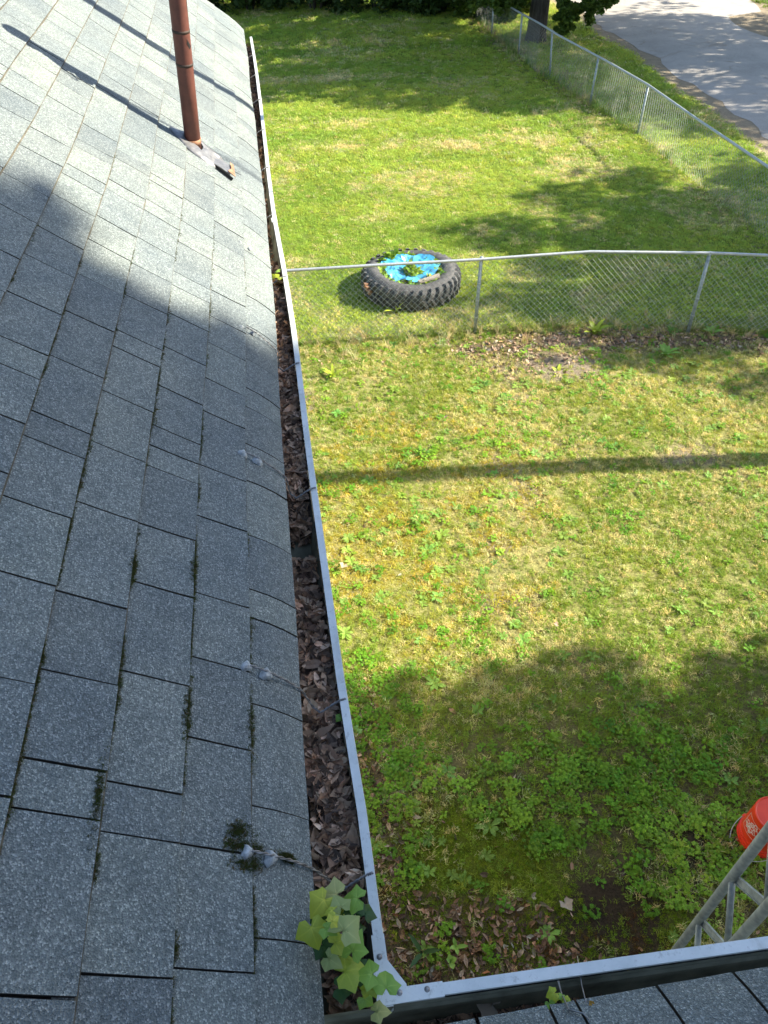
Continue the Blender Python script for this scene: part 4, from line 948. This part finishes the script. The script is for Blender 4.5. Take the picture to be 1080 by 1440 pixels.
dock('tall toothed green weed standing in the brown leaf litter by the corner', at(594, 1340, 0), .17, 3, .016, 2, 3)
dock('low round-leaved weed in the litter right of the tall toothed weed', at(634, 1352, 0), .06, 4, .020, 1, 5)
dock('small weed between the tall toothed weed and the moss', at(641, 1332, 0), .09, 4, .014, 1, 8)
dock('dark rosette weed under the tire-side fence in shade', at(1000, 470, 0), .22, 7, .03, 1, 9)
dock('bright leafy clump at the foot of the nearer fence', at(835, 470, 0), .30, 9, .03, 0, 10)
dock('leafy weed on bare soil below the nearer fence', at(785, 530, 0), .20, 9, .025, 0, 12)
dock('broad weed clump at the edge of shade below the nearer fence', at(935, 500, 0), .24, 10, .03, 1, 14)
dock('weed clump on the left of the yard near the long gutter', at(468, 530, 0), .22, 10, .018, 0, 15)
dock('weed growing against the front of the tractor tire', at(557, 440, 0), .30, 5, .025, 0, 17)

# ------------------------------------------------------------------ trees
def crown_mesh(name, R3, nclump, per, ls, seed, hollow=.55, low=0, cf=.2):
    r = np.random.default_rng(seed); V_ = []; C = []
    while len(C) < nclump:
        p = r.normal(size=3); p /= np.linalg.norm(p); q = p*(hollow+(1-hollow)*r.random()**.6)
        if q[2] < -.9+low: continue
        C.append(q*np.array(R3)*(.9+.25*r.random()))
    C = np.array(C); cr = np.mean(R3)*cf*(.6+.8*r.random(nclump))
    idx = np.repeat(np.arange(nclump), per); n = len(idx)
    d = r.normal(size=(n, 3)); d /= np.linalg.norm(d, axis=1)[:, None]; P = C[idx]+d*(cr[idx]*r.random(n)**.45)[:, None]*np.array([1, 1, .7])
    a = r.normal(size=(n, 3)); a[:, 2] *= .6; a /= np.linalg.norm(a, axis=1)[:, None]; b2 = np.cross(a, r.normal(size=(n, 3))); b2 /= np.linalg.norm(b2, axis=1)[:, None]
    s = ls*(.6+.8*r.random(n))[:, None]; c = np.cross(a, b2)*s*.15
    V4 = np.stack([P-a*s*.5, P+b2*s*.32+c, P+a*s*.5, P-b2*s*.32+c], 1).reshape(-1, 3); F4 = np.arange(4*n).reshape(-1, 4)
    ms = bpy.data.meshes.new(name); ms.vertices.add(4*n); ms.vertices.foreach_set('co', V4.ravel()); ms.loops.add(4*n); ms.loops.foreach_set('vertex_index', F4.ravel().astype(np.int32)); ms.polygons.add(n); ms.polygons.foreach_set('loop_start', np.arange(0, 4*n, 4, dtype=np.int32)); ms.update(calc_edges=True)
    return ms
def tree(base_, cz, R3, lab, seed, trunk_r=.22, nclump=70, per=170, ls=.2, name='tree', m=None, cx=0, cy=0, low=0, cms=None, hollow=.55, cf=.2):
    e = empty(name, base_, label=lab, cat='tree'); r = random.Random(seed); B = MB()
    top_ = cz+R3[2]*.4; B.tube([Vector((0, 0, -.2)), Vector((0, 0, .25)), Vector((.04*cz*.3+cx*.3, 0+cy*.3, cz*.5)), Vector((cx*.8, cy*.8, top_))], [trunk_r*1.45, trunk_r*1.05, trunk_r*.85, trunk_r*.25], 14)
    for k in range(7):
        a = 6.283*k/7+r.uniform(-.3, .3); h = cz*.45+(top_-cz*.45)*k/8; l = .75*R3[0]; d = Vector((math.cos(a)*l, math.sin(a)*l, r.uniform(.5, 1.6))); s = Vector((cx*h/top_*.8, cy*h/top_*.8, h)); B.tube([s, s+d*.5+Vector((0, 0, .1)), s+d], [trunk_r*.4, trunk_r*.25, trunk_r*.06], 7)
    B.ob('trunk', M_BARK, e, smooth=True)
    ms = cms or crown_mesh('crown', R3, nclump, per, ls, seed, hollow, low, cf); o = ob('crown', ms, m or M_CROWN, e, loc=(cx, cy, cz)); return e
# tree beside the street (trunk in view)
tree(Vector((7.98, 25.25, 0)), 5.6, (4.6, 4.6, 3.6), 'dark leafy tree with a thick trunk beside the far end of the farther fence', 4, .27, 90, 190, .22)
# low hanging boughs of that tree seen over the kerb
# off-frame trees whose shade falls over yard and roof
tree(Vector((12.6, -3.75, 0)), 11.0, (4.6, 5.0, 8.2), 'tall shade tree by the street right of the near yard', 11, .34, 2000, 60, .30, hollow=.2, cf=.12)
tree(Vector((14.4, -.7, 0)), 8.7, (3.4, 4.0, 4.2), 'low spreading tree beside the tall shade tree', 17, .22, 640, 75, .26, hollow=.15, cf=.15)
tree(Vector((17.7, 10.7, 0)), 7.2, (3.1, 3.9, 2.4), 'round shade tree across the street from the nearer fence', 12, .28, 200, 120, .22, hollow=.2)
tree(Vector((23.9, 22.2, 0)), 8.3, (5.4, 6.3, 3.8), 'spreading tree shading the street', 13, .3, 260, 100, .24, hollow=.2)
tree(Vector((17.9, 22.5, 0)), 9.0, (3.2, 3.6, 2.8), 'slender street tree shading the far corner of the lawn', 14, .28, 160, 110, .22, hollow=.2)
# bushes and trees closing the lawn
hed = [(-5.4, 32.6, 2.1, 2.6), (-2.7, 31.8, 1.9, 2.3), (-.4, 31.3, 1.8, 2.3), (1.9, 30.9, 1.8, 2.2), (4.0, 30.6, 1.8, 2.1), (5.9, 29.7, 1.5, 1.8), (7.3, 28.7, 1.0, 1.4), (8.9, 30.6, 1.2, 1.3)]
labs = ['leftmost dark bush behind the far end of the roof', 'dark bush showing over the roof corner', 'broad dark bush beyond the end of the gutter', 'dense dark bush left of the middle of the lawn end', 'dense dark bush in the middle of the lawn end', 'dark green bush right of the middle of the lawn end', 'lighter bush where the farther fence meets the greenery', 'bright bush behind the street tree trunk']
for q, (x_, y_, r_, h_) in enumerate(hed):
    e = empty('bush', (x_, y_, 0), label=labs[q], cat='bush', group='bushes along the end of the lawn')
    ob('foliage', crown_mesh('foliage', (r_, 1.5, h_*.9), 60, 120, .17, 60+q, .25), M_CROWN2 if q in (6, 7) else M_CROWN, e, loc=(0, 0, h_*.55))
    B = MB()
    for k in range(5): a = k*1.25+q; B.tube([Vector((.15*math.cos(a), .15*math.sin(a), -.1)), Vector((.7*math.cos(a), .5*math.sin(a), h_*.9))], [.04, .015], 6)
    B.ob('stem', M_BARK, e)
base_cr = None
for q, (x_, y_, cz, rr) in enumerate(((-6, 37.5, 6, 4.2), (-.5, 37.5, 6.5, 4.4), (5.0, 37, 6.2, 4.2), (10.5, 36.5, 6.5, 3.8))):
    if base_cr is None: base_cr = crown_mesh('crown', (4.2, 4.0, 4.4), 90, 130, .3, 90, .3)
    tree(Vector((x_, y_, 0)), cz, (rr, rr, 4), ['far left tree rising behind the bushes', 'tree rising behind the bushes left of centre', 'tree rising behind the bushes right of centre', 'tree rising behind the bushes beside the street'][q], 30+q, .25, cms=base_cr)
# shade trees just right of the lawn end
tree(Vector((11.0, 20.3, 0)) + Vector((-1.9, 8.6, 0)), 4.6, (3.2, 2.6, 2.6), 'leafy tree at the street edge behind the trunk of the nearest street tree', 41, .2, 60, 150, .22)
tt_ = [o for o in bpy.data.objects if o.name.startswith('tree') and abs(o.location.x-12.6) < .01][0]
ob('bough', crown_mesh('bough', (2.2, 1.25, 1.8), 170, 60, .28, 301, .1, 0, .2), M_CROWN, tt_, loc=Vector((12.6, .80, 13.7))-tt_.location)  # unseen leaf clump added to shade the sunlit strip by the gutter
st_ = [o for o in bpy.data.objects if o.name.startswith('tree') and abs(o.location.x-7.98) < .01][0]
for (x_, y_, z_, R3, sd) in ((*at(812, 10, .95), (.75, .5, .55), 201), (*at(795, 28, .75), (.3, .3, .4), 202), (*at(706, 1, 1.1), (.8, .5, .30), 203), (*at(842, 2, 1.2), (.5, .4, .3), 204)):
    ob('bough', crown_mesh('bough', R3, 26, 60, .16, sd, .1), M_CROWN2, st_, loc=Vector((x_, y_, z_))-st_.location)
